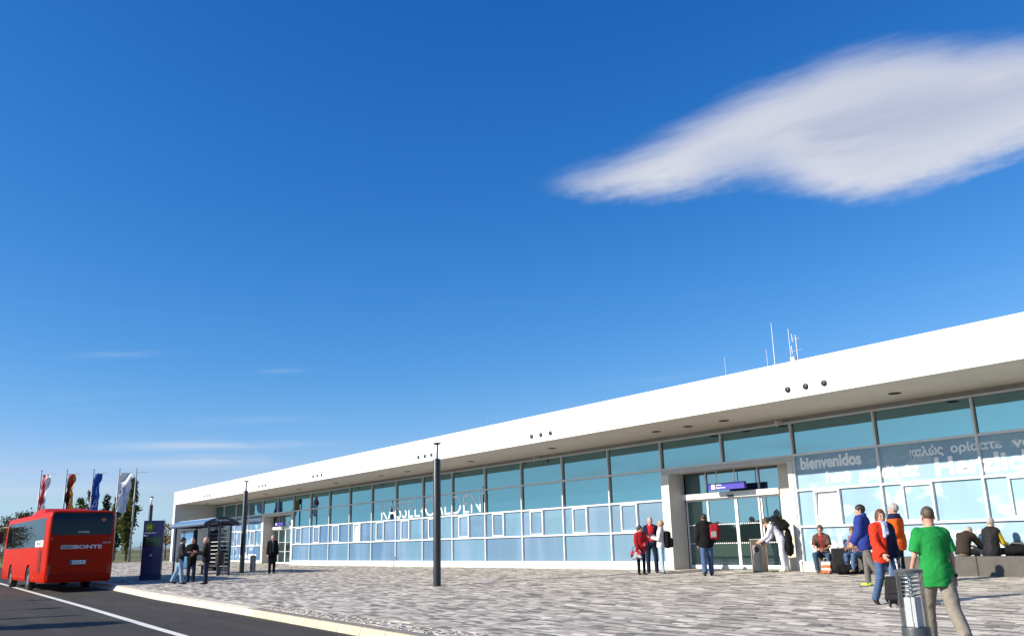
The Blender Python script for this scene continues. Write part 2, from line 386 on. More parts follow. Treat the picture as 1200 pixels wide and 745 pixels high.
# forecourt slab and pavers
forecourt = struct(strip('forecourt', M('mortar', (.20, .185, .165), .95, var=.25, scale=9), lambda x: float(kerb_y(x))+.06, lambda x: 1.05, [-20.3]+list(range(-18, 64, 2)), -.014, 6))
def paver_mat(name, obj):
    mt = bpy.data.materials.new(name); mt.use_nodes = True; N = NT(mt.node_tree); b = N.n['Principled BSDF']
    p = N.add('ShaderNodeNewGeometry').outputs['Position']
    if obj: t = N.add('ShaderNodeObjectInfo').outputs['Random']
    else:
        a = N.add('ShaderNodeAttribute'); a.attribute_name = 'tone'; t = a.outputs['Fac']
    base = N.ramp(t, [(0, (.110, .101, .092)), (.16, (.180, .166, .150)), (.32, (.31, .287, .259)), (.6, (.41, .379, .339)), (.84, (.53, .492, .438)), (1, (.65, .608, .545))])
    sp = N.noise(p, 60, 5, .7); base = N.mix(N.math('MULTIPLY', sp, .25), base, (.30, .27, .225))
    dirt = N.noise(p, .5, 5, .6); base = N.mix(N.math('MULTIPLY', N.smooth(dirt, .5, .72), .35), base, (.27, .25, .225))
    spot = N.noise(p, 3.2, 3, .5); base = N.mix(N.math('MULTIPLY', N.smooth(spot, .70, .76), .45), base, (.15, .14, .13))
    N.link(base, b.inputs['Base Color']); b.inputs['Roughness'].default_value = .82; b.inputs['Specular IOR Level'].default_value = .35
    bn = N.add('ShaderNodeBump'); bn.inputs['Strength'].default_value = .35; bn.inputs['Distance'].default_value = .004
    N.link(N.noise(p, 120, 3, .7), bn.inputs['Height']); N.link(bn.outputs[0], b.inputs['Normal']); return mt
PW, PL, JT = .115, .38, .008
PORT = [(-5.6, 0.0), (33.6, 39.2)]
pav = []
row = 0; y = .62
while y > -15.9:
    off = NR.rand()*PL; x = -20+off
    while x < 61.6:
        L = PL*(1.0 if NR.rand() < .7 else (.66 if NR.rand() < .5 else 1.33))
        xm = x+L/2; ym = y-PW/2
        lim = float(kerb_y(xm))+(.72 if xm > 34.7 else .45)
        ok = ym-PW/2 > lim and (ym < -.14 or any(a+.45 < x and x+L < b-.25 for a, b in PORT))
        if ok: pav.append((x, y-PW, L))
        x += L
    y -= PW; row += 1
pav = np.array(pav)
cx_, cy_ = pav[:, 0]+pav[:, 2]/2, pav[:, 1]+PW/2
P3 = np.stack([cx_, cy_, G(cx_, cy_)], 1)-CAM; zz = P3@cf
uu = 600+FPX*(P3@CR)/zz; vv_ = 372.5-FPX*(P3@CU)/zz
vis = (zz > 0) & (uu > 0) & (uu < 1200) & (vv_ < 745)
score = np.where(vis, pav[:, 2]/np.maximum(zz, .1)**2, -1)
order = np.argsort(-score); near = set(order[:290].tolist())
tone = NR.rand(len(pav)); hj = NR.randn(len(pav))*.0016
V = []; Fq = []; Tn = []
far_i = [i for i in range(len(pav)) if i not in near]
fi = np.array(far_i)
x0 = pav[fi, 0]+JT/2; x1 = pav[fi, 0]+pav[fi, 2]-JT/2; y0 = pav[fi, 1]+JT/2; y1 = pav[fi, 1]+PW-JT/2
cv = np.zeros((len(fi), 8, 3))
for k, (xx, yy) in enumerate(((x0, y0), (x1, y0), (x1, y1), (x0, y1))):
    zt = G(xx, yy)+hj[fi]
    cv[:, k] = np.stack([xx, yy, zt], 1); cv[:, k+4] = np.stack([xx, yy, zt-.03], 1)
base = (np.arange(len(fi))*8)[:, None, None]
fq = np.array([[0, 1, 2, 3], [0, 4, 5, 1], [1, 5, 6, 2], [2, 6, 7, 3], [3, 7, 4, 0]])[None]+base
me = bpy.data.meshes.new('paver_field'); me.from_pydata(cv.reshape(-1, 3).tolist(), [], fq.reshape(-1, 4).tolist())
me.materials.append(paver_mat('paver_far', False))
at = me.attributes.new('tone', 'FLOAT', 'FACE'); at.data.foreach_set('value', np.repeat(tone[fi], 5))
o = bpy.data.objects.new('paver_field', me); COL.objects.link(o); o.parent = forecourt; stuff(o)
pm = paver_mat('paver_near', True); pmesh = {}
for i in sorted(near):
    L = pav[i, 2]; k = round(L, 3)
    if k not in pmesh: pmesh[k] = MB().cbox(-L/2+JT/2, -PW/2+JT/2, -.04, L/2-JT/2, PW/2-JT/2, 0, .0035).mesh('paver', pm)
    x, y = pav[i, 0]+L/2, pav[i, 1]+PW/2
    sx = (g(x+.2, y)-g(x-.2, y))/.4; sy = (g(x, y+.2)-g(x, y-.2))/.4
    inst('paver', pmesh[k], forecourt, (x, y, g(x, y)+hj[i]), (math.atan(sy), -math.atan(sx), 0))

# kerbs: raised white bus kerb, then low sandstone-coloured kerb stones with a band of small setts
KW = M('bus_kerb_concrete', (.50, .46, .385), .8, var=.14, scale=7, bump=.25, bscale=40)
KS = M('sand_kerb_stone', (.47, .425, .325), .85, var=.16, scale=8, bump=.25, bscale=50)
def kerb_piece(name, x0, x1, mat, zt0, zt1, w, parent, slope=.05):
    """one kerb stone: sloping face, rounded nose"""
    b = MB(); prof = []
    vs = []
    for x, zt in ((x0, zt0), (x1, zt1)):
        y = float(kerb_y(x)); z = g(x, y)
        for dy, zz_ in ((-.02, z-.30), (-.02, z-.16), (slope-.02, z+zt-.035), (slope, z+zt-.01), (slope+.035, z+zt), (w, z+zt), (w, z-.30)):
            vs.append((x, y+dy, zz_))
    n = 7
    b.add(vs, [tuple(range(n))[::-1], tuple(range(n, 2*n))]+[(i, i+n, (i+1) % n+n, (i+1) % n) for i in range(n)])
    return b.build(name, mat, parent)
kerb = empty('kerb', (0, 0, 0)); struct(kerb)
x = -20.0
while x < 33.6:
    L = 1.0; kerb_piece('bus_kerb_stone', x+.004, x+L-.004, KW, .012, .012, .42, kerb, .09); x += L
kerb_piece('bus_kerb_stone', x+.004, 34.7, KW, .012, -.018, .42, kerb, .09); x = 34.7
while x < 62:
    kerb_piece('kerb_stone', x+.006, x+.994, KS, -.018, -.018, .26, kerb, .03); x += 1.0
# small granite setts
setts = MB(); x = 34.75
tn = []
while x < 61.5:
    ky = float(kerb_y(x))
    for j in range(5):
        if NR.rand() < .04: continue
        s_ = .082+NR.rand()*.016; yy = ky+.275+j*.098+NR.randn()*.006; xx = x+NR.randn()*.008; z = g(xx, yy)+NR.randn()*.004-.001
        a = NR.randn()*.12; ca_, sa_ = math.cos(a)*s_/2, math.sin(a)*s_/2
        q = [(xx+dx*ca_-dy*sa_, yy+.045+dx*sa_+dy*ca_) for dx, dy in ((-1, -1), (1, -1), (1, 1), (-1, 1))]
        setts.add([(X_, Y_, z) for X_, Y_ in q]+[(X_, Y_, z-.06) for X_, Y_ in q], [(0, 1, 2, 3), (0, 4, 5, 1), (1, 5, 6, 2), (2, 6, 7, 3), (3, 7, 4, 0)])
        tn += [.35+.65*NR.rand()]*5
    x += .1
o = setts.build('sett_strip', paver_mat('granite_sett', False), forecourt); at = o.data.attributes.new('tone', 'FLOAT', 'FACE'); at.data.foreach_set('value', tn); stuff(o)

# ------------------------------------------------------------------ terminal building
BW = 2.8
def bx(n): return n*BW
ZS, Z1, Z2, Z3, Z4 = .228, 1.234, 2.302, 3.363, 4.386
ZFB, ZFT, OV = 4.513, 5.50, 3.206
XE, XR = -16.08, 60.2
term = tag(empty('terminal_building', (20, 0, 0)), 'long white flat-roofed terminal with deep roof overhang and blue glass front', 'building')
def T(o):   # keep world coordinates while parented
    o.location = (-20, 0, 0); return o
WHITE = M('white_cladding', (.80, .80, .78), .55, var=.03, scale=.7, bump=.02, bscale=8)
ALU = M('aluminium_frame', (.66, .68, .69), .42, var=.05, scale=3)
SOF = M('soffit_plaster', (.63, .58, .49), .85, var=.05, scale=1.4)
PORTM = M('portal_panel', (.50, .475, .44), .6, var=.06, scale=1.5)
STONE = M('portal_stone', (.60, .54, .45), .7, var=.07, scale=2)
DARK = M('dark_void', (.012, .012, .013), .5, var=.1)
DGREY = M('anthracite_metal', (.022, .026, .034), .42, var=.15, scale=4)
GLASS = coated_glass('solar_glass', (.50, .90, 1.0), .27, (.006, .018, .024))
DGLASS = coated_glass('door_glass', (.60, .90, .97), .24, (.012, .022, .022), .006)
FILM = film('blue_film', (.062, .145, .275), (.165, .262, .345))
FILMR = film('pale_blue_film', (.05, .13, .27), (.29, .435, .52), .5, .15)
FROST = M('frosted_sash', (.78, .80, .82), .35, var=.03, coat=.5)
LET = M('white_letter_film', (.86, .87, .87), .5, var=.02)
def part(b, name, mat, parent=None, **k):
    o = b.build(name, mat, parent or term, **k)
    if parent is None: T(o)
    return o
# roof, fascia, soffit, walls
part(MB().box(XE-.45, -OV+.06, ZFT-.12, XR, 25, ZFT-.02), 'roof', M('roof_membrane', (.35, .35, .35), .9))
fas = part(MB().box(XE-.40, -OV+.06, ZFB+.02, XR, -OV+.3, ZFT-.13), 'fascia', WHITE)
rows_ = [(ZFB, ZFB+.298), (ZFB+.302, ZFB+.598), (ZFB+.602, ZFT-.102)]
x = XE-.45
while x < XR-.1:
    x2 = min(x+5.6, XR)
    for a, b in rows_:
        o = MB().cbox(x+.004, -OV, a+.001, x2-.004, -OV+.055, b-.001, .003).build('fascia_panel', WHITE, fas)
    o = MB().cbox(x+.003, -OV-.022, ZFT-.098, x2-.003, -OV+.2, ZFT, .006).build('coping', WHITE, fas)
    x = x2
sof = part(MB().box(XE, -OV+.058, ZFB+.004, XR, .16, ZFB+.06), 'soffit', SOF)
x = XE
ew = part(MB().box(XE-.44, -OV+.03, -.5, XE-.03, 25, ZFT-.13), 'end_wall', WHITE)
MB().cbox(XE-.45, -OV, -.3, XE-.0, -OV+.028, ZFB-.004, .003).build('wall_edge_panel', WHITE, ew)
z = -.1
while z < ZFB-.05:
    z2 = min(z+.31, ZFB); MB().cbox(XE-.028, -OV+.032, z+.006, XE, .0, z2-.006, .004).build('cladding_board', M('shaded_cladding', (.50, .50, .48), .6, var=.04, scale=2), ew); z = z2  # shade on the wall's inner side is put into the boards' grey
part(MB().box(XR-.3, .2, -.4, XR, 25, ZFT-.13), 'end_wall', WHITE)
part(MB().box(XE, 24.7, -.4, XR-.31, 25, ZFT-.13), 'rear_wall', WHITE)
for a, b, y in ((XE, -5.62, .16), (-5.6, 0, .95), (.02, 33.58, .16), (33.6, 39.2, .95), (39.22, XR-.31, .16)):
    part(MB().box(a, y, -.4, b, y+.06, ZFB), 'backing_wall', DARK)   # dark rooms behind the glass
segs = [(XE, bx(-2)), (bx(0), bx(12)), (bx(14), XR)]
for a, b in segs:
    part(MB().cbox(a, -.075, -.4, b, .15, .11, .006), 'plinth', WHITE)
    part(MB().cbox(a, -.055, .112, b, .14, ZS, .006), 'sill', WHITE)
    for z in (Z1, Z2):
        part(MB().cbox(a, -.042, z-.032, b, .10, z+.032, .005), 'transom', ALU)
for z, h in ((Z3, .034), (Z4-.02, .03)):
    part(MB().cbox(XE, -.04, z-h, XR, .10, z+h, .005), 'transom', ALU)
part(MB().box(XE, -.01, Z4+.012, XR, .14, ZFB+.002), 'head_strip', M('head_strip_metal', (.30, .30, .29), .5))
nmax = 21
for n in range(-5, nmax+1):
    portal_mid = n in (-1, 13)
    z0 = Z3+.036 if portal_mid else ZS+.001
    part(MB().cbox(bx(n)-.03, -.055, z0, bx(n)+.03, .105, Z4-.002, .005), 'mullion', ALU)
cache = {}
def pane(x0, x1, z0, z1, mat, y=.03, jit=.0015, parent=None, name='pane'):
    w, h = round(x1-x0, 3), round(z1-z0, 3); k = (w, h, mat.name)
    if k not in cache: cache[k] = MB().box(-w/2, 0, -h/2, w/2, .012, h/2).mesh('pane', mat)
    o = inst(name, cache[k], parent or term, ((x0+x1)/2-(20 if parent is None else 0), y, (z0+z1)/2), (NR.randn()*jit, 0, NR.randn()*jit))
    return o
def vent(x0, x1, opened):
    """small white framed vent in the second row"""
    z0, z1 = Z1+.036, Z2-.036; f = .055
    e = MB()
    for a in ((x0, z0, x0+f, z1), (x1-f, z0, x1, z1), (x0+f, z0, x1-f, z0+f), (x0+f, z1-f, x1-f, z1)):
        e.cbox(a[0], -.062, a[1], a[2], .08, a[3], .006)
    o = part(e, 'vent_window', WHITE)
    if not opened:
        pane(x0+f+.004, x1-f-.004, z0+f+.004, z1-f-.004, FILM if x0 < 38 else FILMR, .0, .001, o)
    else:
        MB().box(x0+f, .135, z0+f, x1-f, .15, z1-f).build('opening', DARK, o)
        w, h = x1-x0-2*f-.02, z1-z0-2*f-.02
        s_ = MB().cbox(0, -.03, 0, w, .012, h, .006).build('sash', FROST, o); s_.location = (x0+f+.01, .0, z0+f+.01)
        s_.rotation_euler = (R(-6), 0, 0)
for n in range(-6, nmax):
    a, b = max(bx(n), XE)+.032, bx(n+1)-.032
    if n == -6: a = XE+.01
    if b > XR: break
    pane(a, b, Z3+.036, Z4-.052, GLASS)
    if n in (-2, -1, 12, 13): continue
    right, left = n >= 14, n <= -3
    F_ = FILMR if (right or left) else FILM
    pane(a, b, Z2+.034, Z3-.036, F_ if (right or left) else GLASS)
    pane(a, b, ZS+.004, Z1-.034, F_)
    if n == -6:
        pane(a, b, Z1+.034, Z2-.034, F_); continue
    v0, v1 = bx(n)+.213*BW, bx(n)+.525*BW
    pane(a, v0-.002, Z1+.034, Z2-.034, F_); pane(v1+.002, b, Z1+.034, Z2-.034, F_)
    vent(v0, v1, n in (3, 14))
# the town name and the greetings in white film on the glass
def word(s, x0, x1, z0, z1, bold=0.):
    o = text_fit('lettering', s, LET, term, x1-x0, z1-z0, (x0-20, .0255, z0), bold=bold); return o
word('KASSEL-CALDEN', 12.25, 21.98, 2.38, 3.24, -.012)
word('bienvenidos', 39.40, 41.45, 2.90, 3.27, .04)
word('hoş', 40.25, 41.06, 2.36, 2.80, .025); word('geldiniz', 41.30, 43.14, 2.36, 2.80, .025)
word('καλώς', 42.93, 43.86, 2.92, 3.235, .028); word('ορίσατε', 44.06, 45.38, 2.92, 3.225, .028)
word('velkommen', 45.62, 47.9, 2.95, 3.22, .03)
word('Herzlich', 43.58, 46.15, 2.42, 2.90, .03); word('willkommen', 46.45, 49.8, 2.42, 2.90, .03)
word('welcome', 39.42, 42.3, .42, .98, .03)
word('benvenuto', 42.35, 44.92, .80, 1.10, .02)
word('bem-vindo', 44.95, 47.3, .34, .66, .02)
word('willkommen', -10.9, -6.0, 2.93, 3.24, .02)
word('welcome', -10.2, -6.6, .36, .80, .02)
# entrances
PUR = M('purple_sign', (.055, .035, .36), .4, var=.05, coat=.3)
def portal(x0, x1, wide):
    p = part(MB().cbox(x0+.004, -.07, 3.18, x1-.004, .72, Z3-.036, .006), 'portal', PORTM)
    for nm, a, b, y0, y1, z1 in (('column', x0+.036, x0+.36, -.075, .70, 3.178), ('column', x1-.22, x1-.036, -.075, .70, 3.178)):
        o = MB().cbox(a, y0, -.3, b, y1, z1, .006).build(nm, M('portal_white_panel', (.64, .62, .58), .55, var=.04), p)
    xa, xb = x0+.36, x1-.22
    o = MB().cbox(xa+(xb-xa)*.823, .62, -.3, xb, .78, 3.178, .006).build('pilaster', STONE, p); xb = xa+(xb-xa)*.823
    W_ = xb-xa; fr = [0, .247, .553, .79, 1.0]
    o = MB().cbox(xa, .55, 2.28, xb, .80, 2.47, .006).build('door_operator', WHITE, p)
    MB().cbox(xa+W_*.5, .49, 2.30, xa+W_*.5+.26, .549, 2.36, .01).build('motion_sensor', DARK, p)
    pane(xa, xb, 2.472, 3.17, DGLASS, .74, .001, p, 'transom_pane')
    for f in (.247, .79): MB().box(xa+W_*f-.025, .70, 2.472, xa+W_*f+.025, .738, 3.176).build('frame_bar', ALU, p)
    for i in range(4):
        a, b = xa+W_*fr[i], xa+W_*fr[i+1]; yd = .70 if i in (1, 2) else .755
        d = MB()
        for q in ((a+.004, -.03, a+.06, 2.278), (b-.06, -.03, b-.004, 2.278), (a+.06, -.03, b-.06, .09), (a+.06, 2.22, b-.06, 2.278)):
            d.cbox(q[0], yd-.025, q[1], q[2], yd+.025, q[3], .004)
        d = part(d, 'sliding_door' if i in (1, 2) else 'side_light', WHITE)
        pane(a+.062, b-.062, .092, 2.218, DGLASS, yd, .001, d)
        k = MB(); x = a+.09
        while x < b-.1:
            for z in (.78, 1.40): k.box(x, yd-.004, z, x+.045, yd-.001, z+.035)
            x += .085
        stuff(k.build('safety_marking', LET, d))
    s0, s1 = (35.57, 37.10) if wide else (x0+2.0, x0+3.5)
    s_ = tag(empty('entrance_sign', ((s0+s1)/2, .2, 2.52)), 'purple Departures sign hanging over the doors of the entrance by the litter bin' if wide else 'purple sign hanging in the entrance behind the bus shelter', 'sign')
    w = (s1-s0)/2
    MB().cbox(-w, -.06, 0, w, .06, .22, .004).build('panel', PUR, s_)
    for q in (-w*.55, w*.45): MB().tube([(q, 0, .2), (q, 0, .665)], .014, 8).build('hanger', ALU, s_)
    if wide:
        text_fit('lettering', 'Abflug', LET, s_, .24, .062, (-w+.34, -.063, .125), bold=.02)
        text_fit('lettering', 'Departures', LET, s_, .40, .07, (-w+.34, -.063, .03), bold=.02)
    MB().box(-w+.14, -.065, .03, -w+.29, -.061, .19).build('pictogram', LET, s_)
    MB().prism([(-w+.16, .10), (-w+.27, .10), (-w+.27, .12), (-w+.22, .125), (-w+.20, .165), (-w+.185, .165), (-w+.195, .125), (-w+.16, .12)], -.067, -.066).build('pictogram', PUR, s_)
portal(33.6, 39.2, True); portal(-5.6, 0.0, False)
# downlights in the soffit
dl = MB().lathe([(.16, .004), (.16, -.012), (.13, -.012), (.125, .003), (.0, .003)], 20).mesh('downlight', DARK, True)
for x in (49.3, 43.56, 37.81, 36.29, 34.85, 29.15, 23.37, 17.69, 14.93, 9.47, 4.18, -1.4, -7.0, -13.9): T(inst('downlight', dl, term, (0, 0, 0))).location = (x-20, -1.42, ZFB)
# round spouts in the fascia, in threes
spm = MB().lathe([(.0, .035), (.075, .035), (.08, .0), (.098, -.012), (.105, .0)], 20); spm = spm.mesh('spout', DGREY, True)
for xc in (47.8+5.6, 42.15, 30.78, 22.45, 10.97, 2.72, -8.12):
    for d in (-.56, 0, .56):
        inst('spout', spm, fas, (xc+d, -OV-.0005, 4.765), (R(90), 0, 0))
fas.location = (-20, 0, 0)
for o in fas.children:
    pass
# small floodlights under the roof edge
for x in (38.95, 26.6, 8.7):
    f = MB().cbox(-.05, -.02, -.05, .05, .06, .05, .008); f.tube([(0, .0, 0), (0, -.12, -.03)], .02, 8); f.lathe([(.0, -.1), (.05, -.1), (.075, .02), (.06, .06), (0, .06)], 12, (0, -.17, -.04))
    o = f.build('floodlight', M('floodlight_shell', (.55, .55, .52), .5), term, smooth=False); o.location = (x-20, -.16, Z4+.02)
# aerials on the roof
AER = M('aerial_metal', (.55, .56, .58), .4, metal=.6)
for x, h, r in ((35.15, 3.6, .022), (34.8, 2.6, .015), (32.7, 2.7, .015), (15.4, 2.4, .018)):
    a = MB().tube([(0, 0, 0), (0, 0, h*.55), (0, 0, h)], [r*1.3, r, r*.5], 6); a.cbox(-.08, -.08, 0, .08, .08, .1, .01)
    a.build('aerial', AER, term).location = (x-20, 5, ZFT-.02)
a = MB().tube([(0, 0, 0), (0, 0, 2.9)], .026, 8)
for z, l in ((2.75, .16), (2.3, .22), (1.9, .18)): a.tube([(-l, 0, z), (l, 0, z)], .012, 6); a.tube([(-l, 0, z-.10), (-l, 0, z+.22)], .016, 6)
a.tube([(-.30, 0, 0), (-.30, 0, 3.2)], .013, 6); a.cbox(-.28, -.12, 0, -.06, .12, 2.07, .02)
a.build('aerial', AER, term).location = (36.2-20, 5, ZFT-.02)
# ------------------------------------------------------------------ street furniture
def at_g(x, y, dz=0.): return (x, y, g(x, y)+dz)
# lamp columns with a slim steel neck
STEEL = M('brushed_steel', (.42, .43, .44), .35, metal=.8, var=.08, scale=20)
def lamp(x, y, label, h=4.3):
    e = tag(empty('lamp_column', at_g(x, y)), label, 'lamp', 'lamp columns on the forecourt')
    MB().lathe([(.19, -.02), (.19, .012), (.125, .014)], 20).build('base_plate', DGREY, e, smooth=False)
    MB().lathe([(.118, .0), (.118, h-.52), (.110, h-.50), (.06, h-.49)], 24).build('shaft', DGREY, e, smooth=True, auto=40)
    MB().lathe([(.055, h-.5), (.055, h-.08), (.045, h-.06)], 16).build('neck', STEEL, e, smooth=True, auto=40)
    MB().lathe([(.0, h-.07), (.06, h-.06), (.135, h-.02), (.13, h), (.0, h+.01)], 20).build('lamp_head', DGREY, e, smooth=True, auto=40)
    MB().cbox(.112, -.045, .5, .121, .045, .85, .004).build('service_hatch', DGREY, e)
lamp(32.27, -8.54, 'tall dark lamp column standing alone in front of the town name letters')
lamp(11.57, -7.32, 'tall dark lamp column right beside the bus shelter', 4.5)
lamp(-2.2, -8.45, 'dark lamp column rising behind the dark blue totem', 4.4)

# information totem
BLUE = M('totem_blue', (.012, .016, .105), .32, var=.08, scale=3, coat=.3)
e = tag(empty('information_totem', at_g(13.86, -12.21), R(-17+0)), 'dark blue information totem with a departure board and round stop sign', 'totem')
e.rotation_euler = (0, 0, R(64))
MB().cbox(-.46, -.15, -.05, .46, .15, .22, .01).build('plinth', M('totem_base', (.012, .014, .07), .4), e)
MB().cbox(-.43, -.125, .222, .43, .125, 2.56, .012).build('body', BLUE, e)
d = MB().cbox(-.40, -.138, 1.42, .40, -.126, 1.86, .004).build('display', M('display_glass', (.008, .012, .014), .15, coat=.6), e)
for k in range(4): MB().box(-.30, -.141, 1.47+k*.095, .31, -.139, 1.525+k*.095).build('display_row', M('display_green', (.02, .10, .055), .4), d)
o = MB(); o.lathe([(0, 0), (.21, 0), (.21, -.008), (0, -.008)], 28); o = o.build('stop_sign', M('stop_green', (.05, .10, .02), .5), e); o.location = (-.17, -.127, 2.27); o.rotation_euler = (R(-90), 0, 0)
MB().lathe([(.165, .0), (.185, .0), (.185, -.004), (.165, -.004)], 28).build('ring', M('stop_yellow', (.42, .38, .04), .5), o).location = (0, 0, .010)
text_fit('lettering', 'H', M('stop_yellow', (.42, .38, .04), .5), e, .16, .2, (-.25, -.139, 2.17), bold=.03)
text_fit('lettering', 'Flughafen', LET, e, .48, .08, (-.36, -.128, 1.98), bold=.0)
text_fit('lettering', 'Bus', LET, e, .16, .07, (-.39, -.128, 1.88), bold=.01)
MB().cbox(-.09, -.133, 1.0, .02, -.126, 1.1, .003).build('notice', M('notice_paper', (.45, .42, .25), .7), e)

# bus shelter
NAVY = M('shelter_navy', (.010, .012, .05), .3, var=.1, coat=.3)
e = tag(empty('bus_shelter', at_g(11.6, -9.16)), 'bus shelter with arched dark blue roof, glass walls and a blue poster', 'bus shelter')
sx0, sx1, sy0, sy1 = -3.45, 1.95, -.52, .52
roof = MB(); k = 14; vs = []
for i in range(k+1):
    t = i/k; y = sy0-.30+(sy1-sy0+.6)*t; z = 2.36+.26*math.sin(math.pi*t)
    for x in (sx0-.25, sx1+.25): vs += [(x, y, z), (x, y, z+.05)]
fs = []
for i in range(k):
    a, b = i*4, (i+1)*4
    fs += [(a+1, a+3, b+3, b+1), (a, b, b+2, a+2), (a, a+1, b+1, b), (a+2, b+2, b+3, a+3)]
fs += [(0, 2, 3, 1), (k*4, k*4+1, k*4+3, k*4+2)]
roof.add(vs, fs); rf = roof.build('roof', M('shelter_roof', (.16, .22, .32), .25, var=.1, coat=.6), e, smooth=False)
# end fascia (arched) facing the forecourt side
for xe in (sx0-.26, sx1+.25):
    poly = [(sy0-.31+(sy1-sy0+.62)*i/16, 2.38+.26*math.sin(math.pi*i/16)+.03) for i in range(17)]+[(sy1+.31-(sy1-sy0+.62)*i/16, 2.24+.17*math.sin(math.pi*i/16)) for i in range(17)]
    b = MB(); n = len(poly); b.add([(xe, y, z) for y, z in poly]+[(xe+.012, y, z) for y, z in poly], [tuple(range(n)), tuple(range(2*n-1, n-1, -1))]+[(i, i+n, (i+1) % n+n, (i+1) % n) for i in range(n)])
    b.build('end_fascia', NAVY, e)
text_fit('lettering', 'Flughafen', LET, e, .62, .11, (sx1+.265, -.30, 2.455), ax=(0, 1, 0), ay=(0, 0, 1))
MB().cbox(sx0-.2, sy0-.28, 2.28, sx1+.2, sy0-.20, 2.37, .008).build('gutter', NAVY, e)
MB().cbox(sx0-.2, sy1+.20, 2.28, sx1+.2, sy1+.28, 2.37, .008).build('gutter', NAVY, e)
posts = [(sx0, sy1), ((sx0+sx1)/2-.6, sy1), (sx1-1.3, sy1), (sx1, sy1), (sx1, sy0), (sx0, sy0), (sx1, 0.0)]
for x, y in posts: MB().cbox(x-.045, y-.045, -.06, x+.045, y+.045, 2.45, .006).build('post', NAVY, e)
for x in np.linspace(sx0, sx1, 5): MB().cbox(x-.03, sy0-.2, 2.27, x+.03, sy1+.2, 2.33, .006).build('roof_beam', NAVY, e)
gm = bpy.data.materials.new('shelter_glass'); gm.use_nodes = True; N = NT(gm.node_tree); N.n.clear()
tr = N.add('ShaderNodeBsdfTransparent'); tr.inputs[0].default_value = (.80, .87, .87, 1); gl = N.add('ShaderNodeBsdfGlossy'); gl.inputs['Roughness'].default_value = .01
lw = N.add('ShaderNodeFresnel'); lw.inputs[0].default_value = 1.5; mx = N.add('ShaderNodeMixShader'); N.link(lw.outputs[0], mx.inputs[0]); N.link(tr.outputs[0], mx.inputs[1]); N.link(gl.outputs[0], mx.inputs[2])
N.link(mx.outputs[0], N.add('ShaderNodeOutputMaterial').inputs[0])
def rail_panel(x0, y0, x1, y1, name):
    w = MB(); dx, dy = x1-x0, y1-y0
    if abs(dx) > abs(dy): w.box(x0+.05, y0-.005, .2, x1-.05, y0+.005, 2.15)
    else: w.box(x0-.005, y0+.05, .2, x0+.005, y1-.05, 2.15)
    p = w.build(name, gm, e)
    for i in range(9):
        z = .4+i*.19
        if abs(dx) > abs(dy): MB().box(x0+.05, y0-.012, z, x1-.05, y0-.0055, z+.022).build('glass_stripe', LET, p)
        else: MB().box(x0+.0055, y0+.05, z, x0+.012, y1-.05, z+.022).build('glass_stripe', LET, p)
    for z in (.17, 2.16):
        if abs(dx) > abs(dy): MB().cbox(x0+.045, y0-.025, z, x1-.045, y0+.025, z+.04, .004).build('rail', NAVY, p)
        else: MB().cbox(x0-.025, y0+.045, z, x0+.025, y1-.045, z+.04, .004).build('rail', NAVY, p)
rail_panel(sx1-1.3, sy1, sx1, sy1, 'glass_wall'); rail_panel((sx0+sx1)/2-.6, sy1, sx1-1.3, sy1, 'glass_wall')
rail_panel(sx1, 0, sx1, sy1, 'glass_wall')
# advertising case
pc = MB().cbox(sx0+.10, sy0+.22, .28, sx0+2.35, sy0+.42, 2.15, .012).build('poster_case', NAVY, e)
pm_ = bpy.data.materials.new('sea_poster'); pm_.use_nodes = True; N = NT(pm_.node_tree); b = N.n['Principled BSDF']; o_ = N.add('ShaderNodeTexCoord').outputs['Object']
sp = N.add('ShaderNodeSeparateXYZ'); N.link(o_, sp.inputs[0])
wv = N.noise(N.scale(o_, (1, 1, 4)), 2.2, 5, .6)
col = N.ramp(N.math('ADD', N.math('DIVIDE', sp.outputs[2], 2.2), N.math('MULTIPLY', N.math('SUBTRACT', wv, .5), .3)), [(.15, (.02, .09, .25)), (.35, (.05, .22, .42)), (.5, (.12, .36, .55)), (.62, (.32, .52, .62)), (.8, (.05, .16, .36)), (1, (.03, .11, .28))])
N.link(col, b.inputs['Base Color']); b.inputs['Roughness'].default_value = .3; b.inputs['Coat Weight'].default_value = .7
ps = MB().box(sx0+.18, sy0+.214, .36, sx0+2.27, sy0+.219, 2.06).build('poster', pm_, pc)
MB().box(sx0+.9, sy0+.211, 1.25, sx0+1.7, sy0+.213, 1.36).build('poster_print', M('poster_red', (.42, .12, .05), .5), ps)
# shelter bench and timetable case
MB().cbox((sx0+sx1)/2-.4, sy1-.55, .43, sx1-.2, sy1-.15, .48, .01).build('seat', DGREY, e)
for x in ((sx0+sx1)/2-.2, sx1-.4): MB().cbox(x-.03, sy1-.4, -.05, x+.03, sy1-.3, .43, .005).build('seat_leg', DGREY, e)
b = tag(empty('litter_bin', at_g(13.75, -8.95)), 'black litter bin on a post in front of the shelter glass', 'bin')
MB().tube([(0, 0, -.03), (0, 0, 1.05)], .025, 8).build('post', STEEL, b)
MB().lathe([(.17, .48), (.19, .5), (.20, .98), (.17, 1.0), (.165, .95)], 16, (0, -.2, 0)).build('bucket', M('bin_black', (.015, .015, .017), .5), b, smooth=True, auto=40)
MB().lathe([(.21, .985), (.2, 1.05), (.1, 1.09), (0, 1.095)], 16, (0, -.2, 0)).build('hood', M('bin_black', (.015, .015, .017), .5), b, smooth=True, auto=40)
b = tag(empty('litter_bin', at_g(14.4, -6.9)), 'small dark square bin beyond the shelter beside the lamp column', 'bin')
